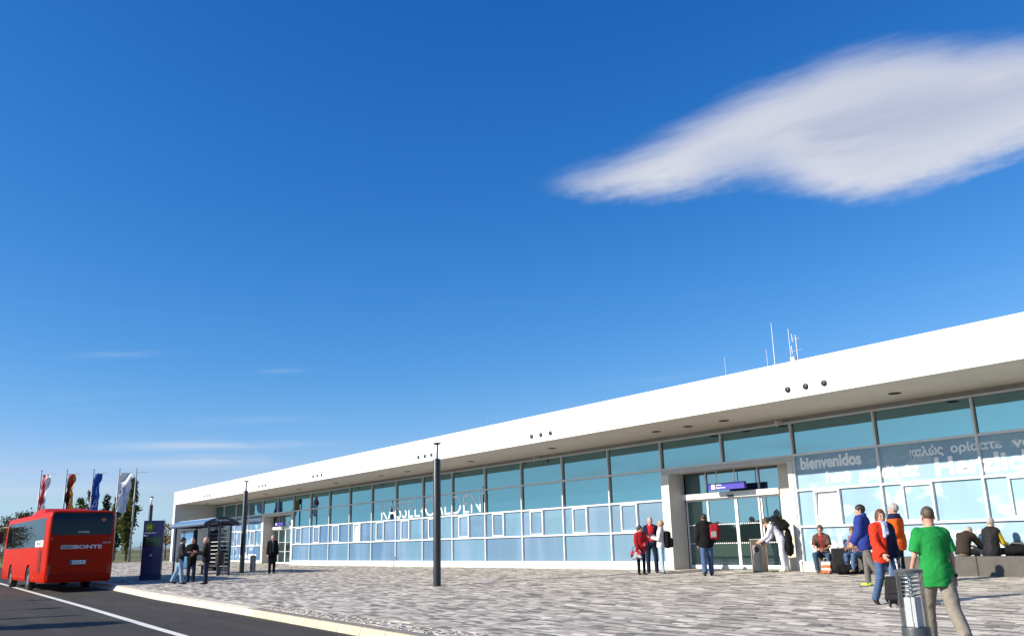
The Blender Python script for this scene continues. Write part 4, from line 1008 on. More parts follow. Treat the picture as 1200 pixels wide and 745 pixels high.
# ------------------------------------------------------------------ people: distance-field modelling
def surfnet(sdf, lo, hi, h):
    """surface nets: a smooth closed mesh round the zero set of a distance field"""
    lo = np.array(lo, float); n = np.ceil((np.array(hi)-lo)/h).astype(int)+1
    ax = [lo[i]+h*np.arange(n[i]) for i in range(3)]
    Pg = np.stack(np.meshgrid(*ax, indexing='ij'), -1); D = sdf(Pg.reshape(-1, 3)).reshape(n)
    S = D < 0
    c = [S[i:n[0]-1+i, j:n[1]-1+j, k:n[2]-1+k] for i in (0, 1) for j in (0, 1) for k in (0, 1)]
    cnt = sum(x.astype(np.int8) for x in c); act = (cnt > 0) & (cnt < 8)
    idx = -np.ones(act.shape, int); I = np.argwhere(act); idx[act] = np.arange(len(I))
    acc = np.zeros((len(I), 3)); num = np.zeros(len(I))
    corners = [np.array(x) for x in ((0, 0, 0), (1, 0, 0), (0, 1, 0), (0, 0, 1), (1, 1, 0), (1, 0, 1), (0, 1, 1), (1, 1, 1))]
    E_ = [(0, 1), (0, 2), (0, 3), (1, 4), (1, 5), (2, 4), (2, 6), (3, 5), (3, 6), (4, 7), (5, 7), (6, 7)]
    for a, b in E_:
        A, B = I+corners[a], I+corners[b]; da, db = D[A[:, 0], A[:, 1], A[:, 2]], D[B[:, 0], B[:, 1], B[:, 2]]
        x = (da < 0) != (db < 0); t = np.where(x, da/(da-db+1e-12), 0)
        acc += np.where(x[:, None], A+(B-A)*t[:, None], 0); num += x
    V = lo+(acc/num[:, None])*h
    F = []
    for d in range(3):
        u, v = (d+1) % 3, (d+2) % 3
        sl0 = [slice(None)]*3; sl1 = [slice(None)]*3; sl0[d] = slice(0, -1); sl1[d] = slice(1, None)
        cr_ = S[tuple(sl0)] != S[tuple(sl1)]; Q = np.argwhere(cr_)
        Q = Q[(Q[:, u] > 0) & (Q[:, v] > 0) & (Q[:, u] < n[u]-1) & (Q[:, v] < n[v]-1)]
        du = np.zeros(3, int); du[u] = 1; dv = np.zeros(3, int); dv[v] = 1
        q = [idx[tuple((Q-o).T)] for o in (0*du, du, du+dv, dv)]
        f = np.stack(q, 1); inside = S[tuple(Q.T)]
        f[~inside] = f[~inside][:, ::-1]; F.append(f)
    return V, np.concatenate(F)
def nrm(v): v = np.asarray(v, float); return v/np.linalg.norm(v)
def cone(P, a, b, ra, rb):
    a, b = np.asarray(a, float), np.asarray(b, float); ab = b-a; t = np.clip((P-a)@ab/(ab@ab+1e-12), 0, 1)
    return np.linalg.norm(P-a-t[:, None]*ab, axis=1)-(ra+(rb-ra)*t)
def ell(P, c, r, B=None):
    p = P-np.asarray(c); p = p@B if B is not None else p; r = np.asarray(r)
    k0 = np.linalg.norm(p/r, axis=1); k1 = np.linalg.norm(p/r**2, axis=1)+1e-9
    return k0*(k0-1)/k1
def rbox(P, c, s, r, B=None):
    p = P-np.asarray(c); p = p@B if B is not None else p
    q = np.abs(p)-np.asarray(s)+r; return np.linalg.norm(np.maximum(q, 0), axis=1)+np.minimum(q.max(1), 0)-r
def smin(a, b, k): h = np.clip(.5+.5*(b-a)/k, 0, 1); return b+(a-b)*h-k*h*(1-h)
def fold(P, amp, seed):
    r = np.random.RandomState(seed); d = 0
    for i in range(4):
        k = r.randn(3)*np.array([1, 1, .9])*(13+9*i); d = d+np.sin(P@k+r.rand()*6+1.8*np.sin(P@(r.randn(3)*9)))*(1/(1+.7*i))
    w = np.sin(P@np.array([9., 7., 21.])+2.2*np.sin(P@np.array([11., -8., 6.])+seed)+seed); w2 = np.sin(P@np.array([-12., 5., 26.])+2.0*np.sin(P@np.array([7., 13., -9.])+2*seed))
    return amp*(d*.35-.55*(1-np.abs(w))**3-.45*(1-np.abs(w2))**3+.25)
def mesh_obj(name, V, F, mat, parent, M_=None, mi=None):
    me = bpy.data.meshes.new(name); me.from_pydata(np.asarray(V).tolist(), [], np.asarray(F).tolist())
    for mt in (mat if isinstance(mat, (list, tuple)) else [mat]): me.materials.append(mt)
    if mi is not None: me.polygons.foreach_set('material_index', np.asarray(mi, dtype=np.int32))
    me.polygons.foreach_set('use_smooth', [True]*len(me.polygons)); me.update()
    o = bpy.data.objects.new(name, me); COL.objects.link(o); o.parent = parent; return o

# head: origin where the neck meets the skull, face towards +y, about 23 cm high
def head_sdf(P):
    d = ell(P, (0, -.008, .145), (.074, .094, .088))
    d = smin(d, ell(P, (0, .030, .095), (.056, .058, .085)), .03)
    d = smin(d, ell(P, (0, .058, .030), (.030, .028, .026)), .03)
    d = smin(d, ell(P, (0, .034, .045), (.050, .045, .035)), .03)
    for s in (-1, 1):
        d = smin(d, ell(P, (s*.038, .068, .082), (.022, .018, .020)), .02)            # cheek
        d = np.maximum(d, -ell(P, (s*.031, .098, .116), (.017, .014, .011)))           # eye socket
        d = smin(d, ell(P, (s*.030, .080, .114), (.0145, .0135, .011)), .004)          # eye
        d = smin(d, ell(P, (s*.077, -.008, .108), (.008, .020, .031), None), .008)     # ear
    d = smin(d, ell(P, (0, .086, .132), (.048, .012, .009)), .012)                     # brow
    d = smin(d, cone(P, (0, .092, .122), (0, .112, .086), .008, .013), .010)           # nose
    d = smin(d, ell(P, (0, .090, .058), (.024, .010, .006)), .006)                     # upper lip
    d = smin(d, ell(P, (0, .087, .047), (.020, .010, .007)), .006)
    d = smin(d, cone(P, (0, -.018, -.08), (0, -.010, .06), .054, .056), .03)
    return d
HV, HF = surfnet(head_sdf, (-.11, -.13, -.10), (.11, .145, .25), .0075)
hc = HV[HF].mean(1)
HMI = np.zeros(len(HF), int)
for s in (-1, 1):
    HMI[(np.linalg.norm((hc-np.array([s*.030, .090, .114]))/np.array([.013, .02, .008]), axis=1) < 1)] = 1
    HMI[(np.linalg.norm((hc-np.array([s*.031, .094, .137]))/np.array([.022, .02, .005]), axis=1) < 1)] = 2
HMI[(np.linalg.norm((hc-np.array([0, .096, .0525]))/np.array([.024, .018, .011]), axis=1) < 1)] = 3
def hair_sdf(kind):
    def f(P):
        n = .0022*np.sin(P[:, 0]*210+3*np.sin(P[:, 2]*70))+.002*np.sin(P[:, 1]*160+P[:, 0]*90)+.002*np.sin(P[:, 2]*120+P[:, 1]*60)
        if kind in ('short', 'crop', 'grey'):
            g_ = dict(short=.012, crop=.0025, grey=.010)[kind]
            d = ell(P, (0, -.010, .148), (.074+g_, .094+g_, .088+g_))-n*(1 if kind != 'crop' else .3)
            k = P[:, 2]-.95*P[:, 1]-.088-.012*np.sin(P[:, 0]*40)
            d = np.maximum(d, -k*.72)
            return np.maximum(d, -(P[:, 2]-.045))
        if kind == 'bald':
            d = ell(P, (0, -.012, .135), (.079, .097, .080))-n*.6
            d = np.maximum(d, P[:, 2]-.150-.3*np.abs(P[:, 0])*0); d = np.maximum(d, P[:, 1]-.012); return np.maximum(d, -(P[:, 2]-.06))
        if kind == 'bob':
            d = ell(P, (0, -.012, .138), (.086, .104, .102))-1.5*n
            d = smin(d, ell(P, (0, -.028, .065), (.090, .078, .095))-1.5*n, .04)
            d = np.maximum(d, -ell(P, (0, .100, .075), (.064, .10, .098)))              # opening for the face
            return np.maximum(d, -(P[:, 2]+.028))
        d = ell(P, (0, -.012, .145), (.086, .105, .100))-1.5*n                        # 'tied'
        d = smin(d, ell(P, (0, -.105, .10), (.035, .04, .045))-n, .03)
        d = np.maximum(d, -ell(P, (0, .100, .075), (.066, .085, .105))); return np.maximum(d, -(P[:, 2]-.035))
    return f
HAIR = {k: surfnet(hair_sdf(k), (-.13, -.17, -.06), (.13, .13, .27), .009) for k in ('short', 'crop', 'grey', 'bald', 'bob', 'tied')}
# hand: wrist at the origin, fingers along -z, palm facing -x, thumb towards +y
def hand(curl):
    ch = []
    for y, L, r in ((.030, .072, .0092), (.0105, .080, .0095), (-.010, .074, .0090), (-.029, .058, .0080)):
        p = np.array([0, y, -.090]); a = curl*.5
        for seg, f in enumerate((.45, .32, .28)):
            a += curl*(.55 if seg else .15); q = p+L*f*np.array([-math.sin(a), y*.6 if seg == 0 else 0, -math.cos(a)]); ch.append((p, q, r*(1-.1*seg), r*(.9-.1*seg))); p = q
    t0 = np.array([-.004, .030, -.032]); t1 = t0+np.array([-.018, .030, -.026]); t2 = t1+np.array([-.012-.01*curl, .008-.012*curl, -.032])
    def f(P):
        d = rbox(P, (0, 0, -.055), (.015, .040, .046), .013); d = smin(d, cone(P, (0, 0, .04), (0, 0, -.03), .027, .025), .02)
        d = smin(d, cone(P, t0, t1, .014, .0115), .012); d = np.minimum(d, cone(P, t1, t2, .0112, .009))
        for a, b, ra, rb in ch: d = np.minimum(d, cone(P, a, b, ra, rb))
        return d
    return surfnet(f, (-.11, -.07, -.19), (.05, .10, .05), .0062)
HANDS = {'relaxed': hand(.45), 'grip': hand(1.5)}

SK = {'fair': M('skin_fair', (.52, .30, .215), .5, var=.08, scale=12), 'tan': M('skin_tan', (.44, .235, .155), .5, var=.08, scale=12), 'red': M('skin_ruddy', (.55, .27, .20), .5, var=.08, scale=12)}
EYE = M('eye', (.10, .09, .085), .25); LIP = M('lip', (.40, .16, .13), .5)
HC = {'dark': M('hair_dark', (.020, .015, .012), .6, var=.3, scale=60), 'brown': M('hair_brown', (.105, .042, .018), .5, var=.35, scale=60), 'grey': M('hair_grey', (.34, .32, .30), .6, var=.2, scale=60), 'blond': M('hair_blond', (.38, .27, .13), .55, var=.25, scale=60), 'mouse': M('hair_mouse', (.075, .05, .035), .6, var=.25, scale=60)}
def cloth(name, col, var=.12, scale=14, rough=.85, bump=.35): return M('cloth_'+name, col, rough, var=var, scale=scale, bump=bump, bscale=140, spec=.14, wrinkle=.012)

def person(label, x, y, face, H=1.76, hair=('short', 'dark'), skin='fair', top=None, inner=None, legs=None, shoes=None, pose=None, head=(0, 0), h=.016, hands=('relaxed', 'relaxed'), seat=None, vest=None, group=None, z=None):
    """face: direction (degrees from +x) the person looks; pose gives limb directions (outward, forward, up)"""
    s = H/1.76; po = dict(lean=2, side=0, twist=0, thR=(.04, .0, -1), shR=(.0, -.03, -1), thL=(.04, .0, -1), shL=(.0, -.03, -1), uaR=(.16, -.03, -1), faR=(.06, .16, -1), uaL=(.16, -.03, -1), faL=(.06, .16, -1), ftR=(8, 0), ftL=(8, 0), bend=0)
    po.update(pose or {})
    TH, SH, UA, FA, TO = .425*s, .415*s, .285*s, .25*s, .545*s
    dirv = lambda v, sg: nrm((v[0]*sg, v[1], v[2]))
    drop = {}
    for S_, sg in (('R', 1), ('L', -1)):
        drop[S_] = -(dirv(po['th'+S_], sg)[2]*TH+dirv(po['sh'+S_], sg)[2]*SH)+.085*s
    hz = seat if seat is not None else max(drop.values())
    hip = np.array([0, 0, hz]); a, sd_ = R(po['lean']), R(po['side'])
    t = nrm((math.sin(sd_), math.sin(a), math.cos(a))); fwd = nrm(np.array([0, math.cos(a), -math.sin(a)])); rt = np.cross(fwd, t)
    tw = R(po['twist']); rt2 = nrm(rt*math.cos(tw)+fwd*math.sin(tw)); fw2 = np.cross(t, rt2)
    t2 = nrm(t*math.cos(R(po['bend']))+fwd*math.sin(R(po['bend'])))       # upper back bends further
    mid = hip+t*TO*.5; nb = mid+t2*TO*.5; fw3 = np.cross(t2, rt2)
    B1 = np.stack([rt, fwd, t], 1); B2 = np.stack([rt2, fw3, t2], 1)
    J = {}
    for S_, sg in (('R', 1), ('L', -1)):
        J['hip'+S_] = hip+rt*sg*.088*s; J['kn'+S_] = J['hip'+S_]+dirv(po['th'+S_], sg)*TH; J['an'+S_] = J['kn'+S_]+dirv(po['sh'+S_], sg)*SH
        J['sh'+S_] = nb-t2*.072*s+rt2*sg*.160*s; J['el'+S_] = J['sh'+S_]+dirv(po['ua'+S_], sg)*UA; J['wr'+S_] = J['el'+S_]+dirv(po['fa'+S_], sg)*FA
    rotz = R(face-90); e = tag(empty('person', (x, y, g(x, y) if z is None else z), rotz), label, 'person', group)
    def torso(P, gr):
        d = ell(P, hip+t*.02*s, np.array([.165, .122, .13])*s+gr, B1)
        d = smin(d, ell(P, hip+t*.20*s, np.array([.150, .114, .17])*s+gr, B1), .07)
        d = smin(d, ell(P, mid+t2*.12*s, np.array([.170, .126, .155])*s+gr, B2), .07)
        d = smin(d, cone(P, J['shR']-rt2*.025, J['shL']+rt2*.025, .055*s+gr*.8, .055*s+gr*.8), .06)
        for q_ in 'RL': d = smin(d, cone(P, nb+t2*.012*s, J['sh'+q_]+t2*.012*s, .052*s+gr*.7, .046*s+gr*.7), .05)
        return smin(d, cone(P, nb-t2*.04*s, nb+t2*.03*s, .075*s+gr, .056*s+gr), .05)
    def arm(P, S_, gr, r=(.056, .043, .036)):
        return np.minimum(cone(P, J['sh'+S_], J['el'+S_], r[0]*s+gr, r[1]*s+gr), cone(P, J['el'+S_], J['wr'+S_], r[1]*s+gr, r[2]*s+gr))
    allp = np.array(list(J.values())+[hip, nb]); lo, hi = allp.min(0)-.22, allp.max(0)+.22
    # body: neck, chest and arms in one mesh together with head and hands
    def body_sdf(P):
        d = torso(P, -.022)
        for S_ in 'RL': d = smin(d, arm(P, S_, -.006, (.050, .040, .029)), .03)
        for S_ in 'RL': d = smin(d, np.minimum(cone(P, J['hip'+S_], J['kn'+S_], .070*s, .045*s), cone(P, J['kn'+S_], J['an'+S_], .045*s, .034*s)), .03)
        return smin(d, cone(P, nb-t2*.05*s, nb+t2*.07*s, .056*s, .053*s), .02)
    V, F = surfnet(body_sdf, lo, hi, .02)
    Vs, Fs, Ms = [V], [F], [np.zeros(len(F), int)]; off = len(V)
    # head
    hy, hp = R(head[0]), R(head[1]); hb = nb+t2*.022*s
    up = nrm(t2*.5+np.array([0, 0, 1])*.5) if po['lean'] < 45 else nrm(t2*.8+np.array([0, 0, .2]))
    f0 = nrm(fw3-up*(fw3@up)); r0 = np.cross(f0, up); f1 = f0*math.cos(hy)-r0*math.sin(hy); r1 = np.cross(f1, up)     # positive yaw turns to the person's left
    f2 = f1*math.cos(hp)+up*math.sin(hp); u2 = np.cross(r1, f2); BH = np.stack([r1, f2, u2], 1)
    Vs.append(hb+(HV*s*1.06*np.array([.96, 1, 1.02]))@BH.T); Fs.append(HF+off); Ms.append(HMI); off += len(HV)
    for S_, sg, kind in (('R', 1, hands[0]), ('L', -1, hands[1])):
        hv, hf = HANDS[kind]; ax_ = nrm(J['wr'+S_]-J['el'+S_]); th = np.array(po.get('tm'+S_, (0, 1, .25))); th = th*np.array([sg, 1, 1]); th = nrm(th-ax_*(th@ax_)); xx = np.cross(th, -ax_)
        v_ = hv*s*np.array([sg, 1, 1]); v_ = v_@np.stack([xx if True else xx, th, -ax_], 1).T
        f_ = hf if sg > 0 else hf[:, ::-1]
        Vs.append(J['wr'+S_]+v_); Fs.append(f_+off); Ms.append(np.zeros(len(f_), int)); off += len(hv)
    hcol = HC[hair[1]]
    mesh_obj('body', np.concatenate(Vs), np.concatenate(Fs), [SK[skin], EYE, hcol, LIP], e, mi=np.concatenate(Ms))
    hv, hf = HAIR[hair[0]]; mesh_obj('hair', hb+(hv*s*1.06*np.array([.96, 1, 1.02]))@BH.T, hf, hcol, e)
    # legs
    lg = legs or {}; gl = lg.get('loose', .010); seed = abs(hash(label)) % 997 if False else sum(map(ord, label)) % 997
    def trou(P):
        d = ell(P, hip+t*.0*s, np.array([.158, .124, .135])*s+.012, B1)
        for S_ in 'RL':
            k = np.minimum(cone(P, J['hip'+S_], J['kn'+S_], .092*s+gl*.6, .066*s+gl), cone(P, J['kn'+S_], J['an'+S_], .066*s+gl, .050*s+gl*1.4))
            d = smin(d, k, .035)
            cut = (P-(J['an'+S_]+(J['kn'+S_]-J['an'+S_])*.0+np.array([0, 0, -.045*s])))@nrm(J['an'+S_]-J['kn'+S_])
            near_ = np.linalg.norm(P-J['an'+S_], axis=1) < .2*s
            d = np.where(near_, np.maximum(d, cut), d)
        d = np.maximum(d, (P-(hip+t*.13*s))@t)
        return d+fold(P, .0055, seed)
    lo2 = np.minimum(lo, [J['anR'].min()*0-9]*0 or lo); V, F = surfnet(trou, lo, hi, h)
    mesh_obj('trousers', V, F, lg.get('mat'), e)
    # shoes
    for S_, sg in (('R', 1), ('L', -1)):
        yaw_, pit = po['ft'+S_]; an = J['an'+S_]; yw = R(yaw_)*sg; pt = R(pit)
        f_ = np.array([math.sin(yw)*math.cos(pt), math.cos(yw)*math.cos(pt), math.sin(pt)]); r_ = nrm(np.cross(f_, [0, 0, 1])); u_ = np.cross(r_, f_); BF = np.stack([r_, f_, u_], 1)
        def shoe(P):
            p = (P-an)@BF
            d = smin(cone(p, (0, -.045*s, -.040*s), (0, .03*s, -.042*s), .040*s, .040*s), cone(p, (0, .04*s, -.050*s), (0, .145*s, -.055*s), .042*s, .033*s), .03)
            d = smin(d, cone(p, (0, -.01, .02), (0, -.01, -.03), .042*s, .045*s), .02)
            return np.maximum(np.maximum(d, -(p[:, 2]+.085*s)), p[:, 2]-.035*s)
        c_ = an+f_*.04; V, F = surfnet(shoe, c_-.24, c_+.24, .011)
        cc_ = ((V[F].mean(1)-an)@BF)[:, 2]
        mesh_obj('shoe', V, F, [shoes[0], shoes[1]], e, mi=(cc_ < -.062*s).astype(int))
    # upper garments
    def garment(name, mat, gr, hem, sleeve, open_=0., hood=False, collar=True, cuff=.0, amp=.005, sl_gr=None, low=None, mats=None, split=None):
        sg_ = gr if sl_gr is None else sl_gr
        def f(P):
            d = torso(P, gr)
            if low: d = smin(d, ell(P, hip-t*.04*s, np.array([.158, .118, .24])*s+gr+low, B1), .05)
            d = np.maximum(d, -(P-(hip-t*hem*s))@t)
            d = np.maximum(d, (P-(nb+t2*(.055 if collar else .022)*s))@t2)
            if not collar: d = np.maximum(d, -ell(P, nb+t2*.05*s, np.array([.075, .085, .06])*s, B2))
            if open_:
                q = (P-mid)@B2; v = np.maximum(np.abs(q[:, 0])-open_*(1+.0*q[:, 2])-np.maximum(q[:, 2]-.05, 0)*.12, -(q[:, 1]+.0)); d = np.maximum(d, -v)
            if sleeve:
                for S_ in 'RL':
                    k = arm(P, S_, sg_+.006, (.058, .046, .040)); 
                    if sleeve == 'short':
                        p0 = J['sh'+S_]+(J['el'+S_]-J['sh'+S_])*.78; k = np.maximum(cone(P, J['sh'+S_], J['el'+S_], .054*s+gr, .060*s+gr), (P-p0)@nrm(J['el'+S_]-J['sh'+S_]))
                    else:
                        p0 = J['wr'+S_]+nrm(J['wr'+S_]-J['el'+S_])*.005; k = np.where(np.linalg.norm(P-J['wr'+S_], axis=1) < .13, np.maximum(k, (P-p0)@nrm(J['wr'+S_]-J['el'+S_])), k)
                    d = smin(d, k, .025)
            if hood: d = smin(d, ell(P, nb-fw3*.075*s+t2*.03*s, np.array([.095, .055, .075])*s, B2), .02)
            return d+fold(P, amp, seed+3)
        V, F = surfnet(f, lo, hi, h)
        mi = None
        if split is not None: mi = split(V[F].mean(1), dict(nb=nb, mid=mid, hip=hip, t=t, t2=t2, rt=rt2, fw=fw3, J=J, s=s)).astype(int)
        mesh_obj(name, V, F, mats or mat, e, mi=mi)
    if inner: garment(inner[0], inner[1], .006, .10, None, collar=False, amp=.003)
    if top: garment(**top)
    if vest: garment(**vest)
    bpy.context.view_layer.update()
    Mw = Matrix.Translation(e.location) @ Matrix.Rotation(rotz, 4, 'Z')
    info = {k: Mw @ Vector(v) for k, v in dict(J, hip=hip, nb=nb, mid=mid).items()}
    info['Mw'] = Mw; info['B2'] = B2; info['obj'] = e; info['loc'] = dict(J, hip=hip, nb=nb, mid=mid, t=t, t2=t2, rt=rt2, fw=fw3, B2=B2)
    return info
JEAN = cloth('blue_jeans', (.065, .115, .22)); LJEAN = cloth('light_jeans', (.21, .33, .46), .2, 7); DJEAN = cloth('dark_jeans', (.014, .023, .050)); BLACK = cloth('black', (.0075, .0075, .009)); GREY = cloth('grey_trousers', (.145, .135, .125)); KHAKI = cloth('khaki', (.225, .20, .165), .15, 8)
BSH = cloth('black_shoe', (.016, .015, .015), bump=.1, rough=.5); SOLE = cloth('sole', (.06, .055, .05)); WSOLE = cloth('pale_sole', (.45, .43, .38)); CREAM = cloth('cream_shoe', (.55, .48, .36)); BRSH = cloth('tan_shoe', (.36, .25, .15)); NEON = cloth('neon_shoe', (.42, .60, .05), .4, 30)
def J_(name, mat, **k): d = dict(name=name, mat=mat, gr=.018, hem=.12, sleeve='long', low=.004); d.update(k); return d
WALK = dict(lean=4, thR=(.02, .42, -1), shR=(0, .10, -1), thL=(.02, -.28, -1), shL=(0, -.62, -1), ftR=(5, 6), ftL=(5, -30), uaR=(.12, -.35, -1), faR=(.05, .0, -1), uaL=(.12, .30, -1), faL=(.05, .55, -1))
# three men by the shelter
person('man in dark grey jacket and pale jeans facing the balding man by the shelter', 19.8, -12.65, 74, 1.77, ('short', 'dark'), 'fair', J_('jacket', cloth('charcoal', (.030, .032, .036))), None, dict(mat=LJEAN, loose=.014), (BSH, SOLE), dict(lean=6, thR=(.03, .16, -1), shR=(0, .10, -1), thL=(.06, -.22, -1), shL=(.02, -.42, -1), ftL=(10, -8), uaR=(.12, .2, -1), faR=(-.3, 1, -.1), uaL=(.1, .15, -1), faL=(-.3, .9, -.2)), h=.02)
person('man in long black coat standing behind the other two by the shelter', 18.95, -11.96, -25, 1.74, ('bald', 'grey'), 'fair', J_('coat', BLACK, gr=.022, hem=.42, low=.01), None, dict(mat=DJEAN), (BSH, SOLE), dict(uaR=(.15, .1, -1), faR=(-.4, .8, .15), uaL=(.15, .1, -1), faL=(-.4, .8, .1)), h=.02)
person('balding man in black jacket and jeans holding both hands out by the shelter', 21.2, -12.07, 246, 1.75, ('bald', 'grey'), 'red', J_('jacket', cloth('black_leather', (.009, .0085, .0085), rough=.6), gr=.026), None, dict(mat=DJEAN), (BSH, SOLE), dict(uaR=(.15, .25, -1), faR=(-.1, 1, .15), uaL=(.15, .30, -1), faL=(-.15, 1, .25)), h=.02, head=(0, -12))
person('man in open black blazer walking alone past the bus shelter', 15.0, -7.1, -18, 1.78, ('crop', 'grey'), 'red', J_('blazer', BLACK, gr=.022, hem=.20, open_=.035), ('shirt', cloth('grey_shirt', (.10, .10, .13))), dict(mat=BLACK), (BSH, SOLE), dict(lean=0, thR=(.03, .14, -1), shR=(0, .05, -1), thL=(.03, -.12, -1), shL=(0, -.26, -1), ftL=(5, -8), uaR=(.14, -.02, -1), faR=(.05, .25, -1)), h=.02)
# trio at the entrance
REDJ = cloth('red_jacket', (.33, .016, .022))
w1 = person('short woman in red jacket with a patterned shoulder bag', 35.0, -2.62, -20, 1.53, ('tied', 'dark'), 'tan', J_('jacket', REDJ, gr=.022, hem=.20), None, dict(mat=BLACK, loose=.0), (BSH, SOLE), dict(uaR=(.10, .05, -1), faR=(-.2, .45, -1), uaL=(.12, .15, -1), faL=(-.55, .8, -.3)), head=(30, 0))
person('bald man in red polo and open dark blue jacket facing the forecourt', 34.72, -1.86, -45, 1.79, ('crop', 'grey'), 'red', J_('jacket', cloth('navy', (.012, .016, .045)), gr=.026, hem=.10, open_=.085), ('polo', cloth('red_polo', (.50, .022, .03))), dict(mat=DJEAN), (BSH, SOLE), dict(thR=(.08, 0, -1), thL=(.10, .03, -1), uaR=(.2, -.02, -1), faR=(.02, .2, -1), uaL=(.22, -.02, -1), faL=(.05, .3, -1)), head=(18, -6))
w3 = person('fair-haired woman in white shirt and light jeans with raised hands', 35.45, -2.15, 218, 1.66, ('grey', 'blond'), 'tan', J_('shirt', cloth('white_shirt', (.62, .61, .64)), gr=.012, hem=.07), None, dict(mat=cloth('pale_jeans', (.36, .50, .60)), loose=.004), (cloth('grey_shoe', (.16, .15, .14)), WSOLE), dict(lean=-2, thR=(.03, .05, -1), thL=(.03, -.05, -1), uaR=(.1, .35, -1), faR=(-.15, .9, .45), uaL=(.1, .25, -1), faL=(-.1, .9, .25)), head=(0, 4))
# man walking into the entrance
dm = person('man in black jacket and blue jeans walking towards the glass doors', 37.61, -2.45, 136, 1.80, ('crop', 'dark'), 'tan', J_('jacket', BLACK, gr=.044, hem=.14, hood=True, amp=.008), None, dict(mat=JEAN, loose=.016), (BSH, SOLE), dict(lean=1, thR=(.02, .14, -1), shR=(0, .0, -1), thL=(.03, -.10, -1), shL=(0, -.34, -1), ftL=(5, -22), uaL=(.20, -.06, -1), faL=(.06, .2, -1), uaR=(.2, .02, -1), faR=(-.05, .6, -.6)))
# traveller bending over the bin
bn_ = person('person in pale hooded top and white trousers bending over the steel bin', 38.80, -.45, 208, 1.74, ('short', 'mouse'), 'fair', J_('hooded_top', cloth('pale_lilac', (.52, .52, .60)), gr=.014, hem=.06), None, dict(mat=cloth('white_trousers', (.62, .63, .68)), loose=.012), (CREAM, WSOLE), dict(lean=22, bend=30, thR=(.05, -.14, -1), shR=(.02, -.06, -1), thL=(.05, .02, -1), shL=(.0, -.10, -1), uaR=(.1, .25, -1), faR=(-.05, .75, -.7), uaL=(.1, .45, -1), faL=(-.05, .8, -.5)), head=(0, -18))
# seated pair
person('seated man in brown shirt with clasped hands in front of the greeting window', 40.32, -.62, -62, 1.74, ('short', 'mouse'), 'tan', J_('shirt', cloth('brown_shirt', (.10, .058, .040)), gr=.022, hem=.06, sleeve='short', open_=.06), ('undershirt', cloth('red_check', (.24, .04, .045), .6, 40)), dict(mat=cloth('slate_jeans', (.045, .075, .12))), (BRSH, WSOLE), dict(lean=14, bend=4, thR=(.22, 1, -.04), shR=(-.06, -.05, -1), thL=(.22, 1, -.04), shL=(-.06, .05, -1), uaR=(.22, .35, -1), faR=(-.62, .85, -.30), uaL=(.22, .35, -1), faL=(-.62, .85, -.36)), seat=.52, hands=('grip', 'grip'))
person('seated woman in patterned top beside the black suitcase', 41.45, -.62, -95, 1.64, ('tied', 'brown'), 'tan', J_('top', cloth('patterned', (.20, .10, .13), .85, 26), gr=.012, hem=.08, sleeve='short'), None, dict(mat=JEAN), (BRSH, SOLE), dict(lean=10, bend=6, thR=(.10, 1, -.05), shR=(0, -.12, -1), thL=(.10, 1, .02), shL=(0, .18, -1), uaR=(.15, .4, -1), faR=(-.4, .9, -.2), uaL=(.15, .4, -1), faL=(-.45, .9, -.1)), seat=.50, head=(10, -14))
# travellers crossing the forecourt
person('man in blue hooded jacket and grey trousers with neon yellow shoes', 44.10, -4.42, 194, 1.80, ('short', 'dark'), 'fair', J_('jacket', cloth('royal_blue', (.026, .045, .22)), gr=.052, hem=.16, hood=True, amp=.008), None, dict(mat=GREY, loose=.008), (NEON, WSOLE), dict(lean=3, thR=(.02, .12, -1), shR=(0, .02, -1), thL=(.03, -.26, -1), shL=(0, -.50, -1), ftL=(6, -28), uaL=(.10, .10, -1), faL=(-.1, .6, -.7), uaR=(.14, -.06, -1), faR=(-.05, .45, -.8)), head=(18, 0))
def oj(c, q): return ((c-(q['nb']-q['t2']*.045*q['s']))@q['t2'] > -.015) & (np.abs((c-q['nb'])@q['rt']) < .30)
person('grey-haired man in orange jacket with dark shoulders and black trousers', 44.46, -3.68, 206, 1.79, ('grey', 'grey'), 'fair', J_('jacket', None, mats=[cloth('orange', (.62, .10, .012)), cloth('navy', (.012, .016, .045))], split=oj, gr=.052, hem=.20, amp=.008), None, dict(mat=BLACK), (BSH, SOLE), dict(lean=1, uaR=(.14, .0, -1), faR=(.0, .35, -.9), uaL=(.14, .0, -1), faL=(-.1, .6, -.7)), head=(-4, 0))
rw_ = person('woman in red and navy jacket with pale scarf pulling a wheeled case', 46.66, -7.90, -22, 1.69, ('bob', 'brown'), 'fair', J_('jacket', None, mats=[cloth('coral_red', (.60, .040, .016)), cloth('navy', (.012, .016, .045))], split=lambda c, q: (c-q['nb'])@q['rt'] < .015, gr=.030, hem=.15, amp=.009), None, dict(mat=JEAN, loose=.010), (BSH, SOLE), dict(lean=5, thR=(.02, -.10, -1), shR=(.0, -.55, -1), thL=(.03, .26, -1), shL=(0, .06, -1), ftR=(4, -36), ftL=(4, 4), uaR=(.14, .12, -1), faR=(-.10, .60, -.75), uaL=(.16, .02, -1), faL=(.12, .12, -1)), head=(-18, -2), hands=('relaxed', 'grip'), h=.013)
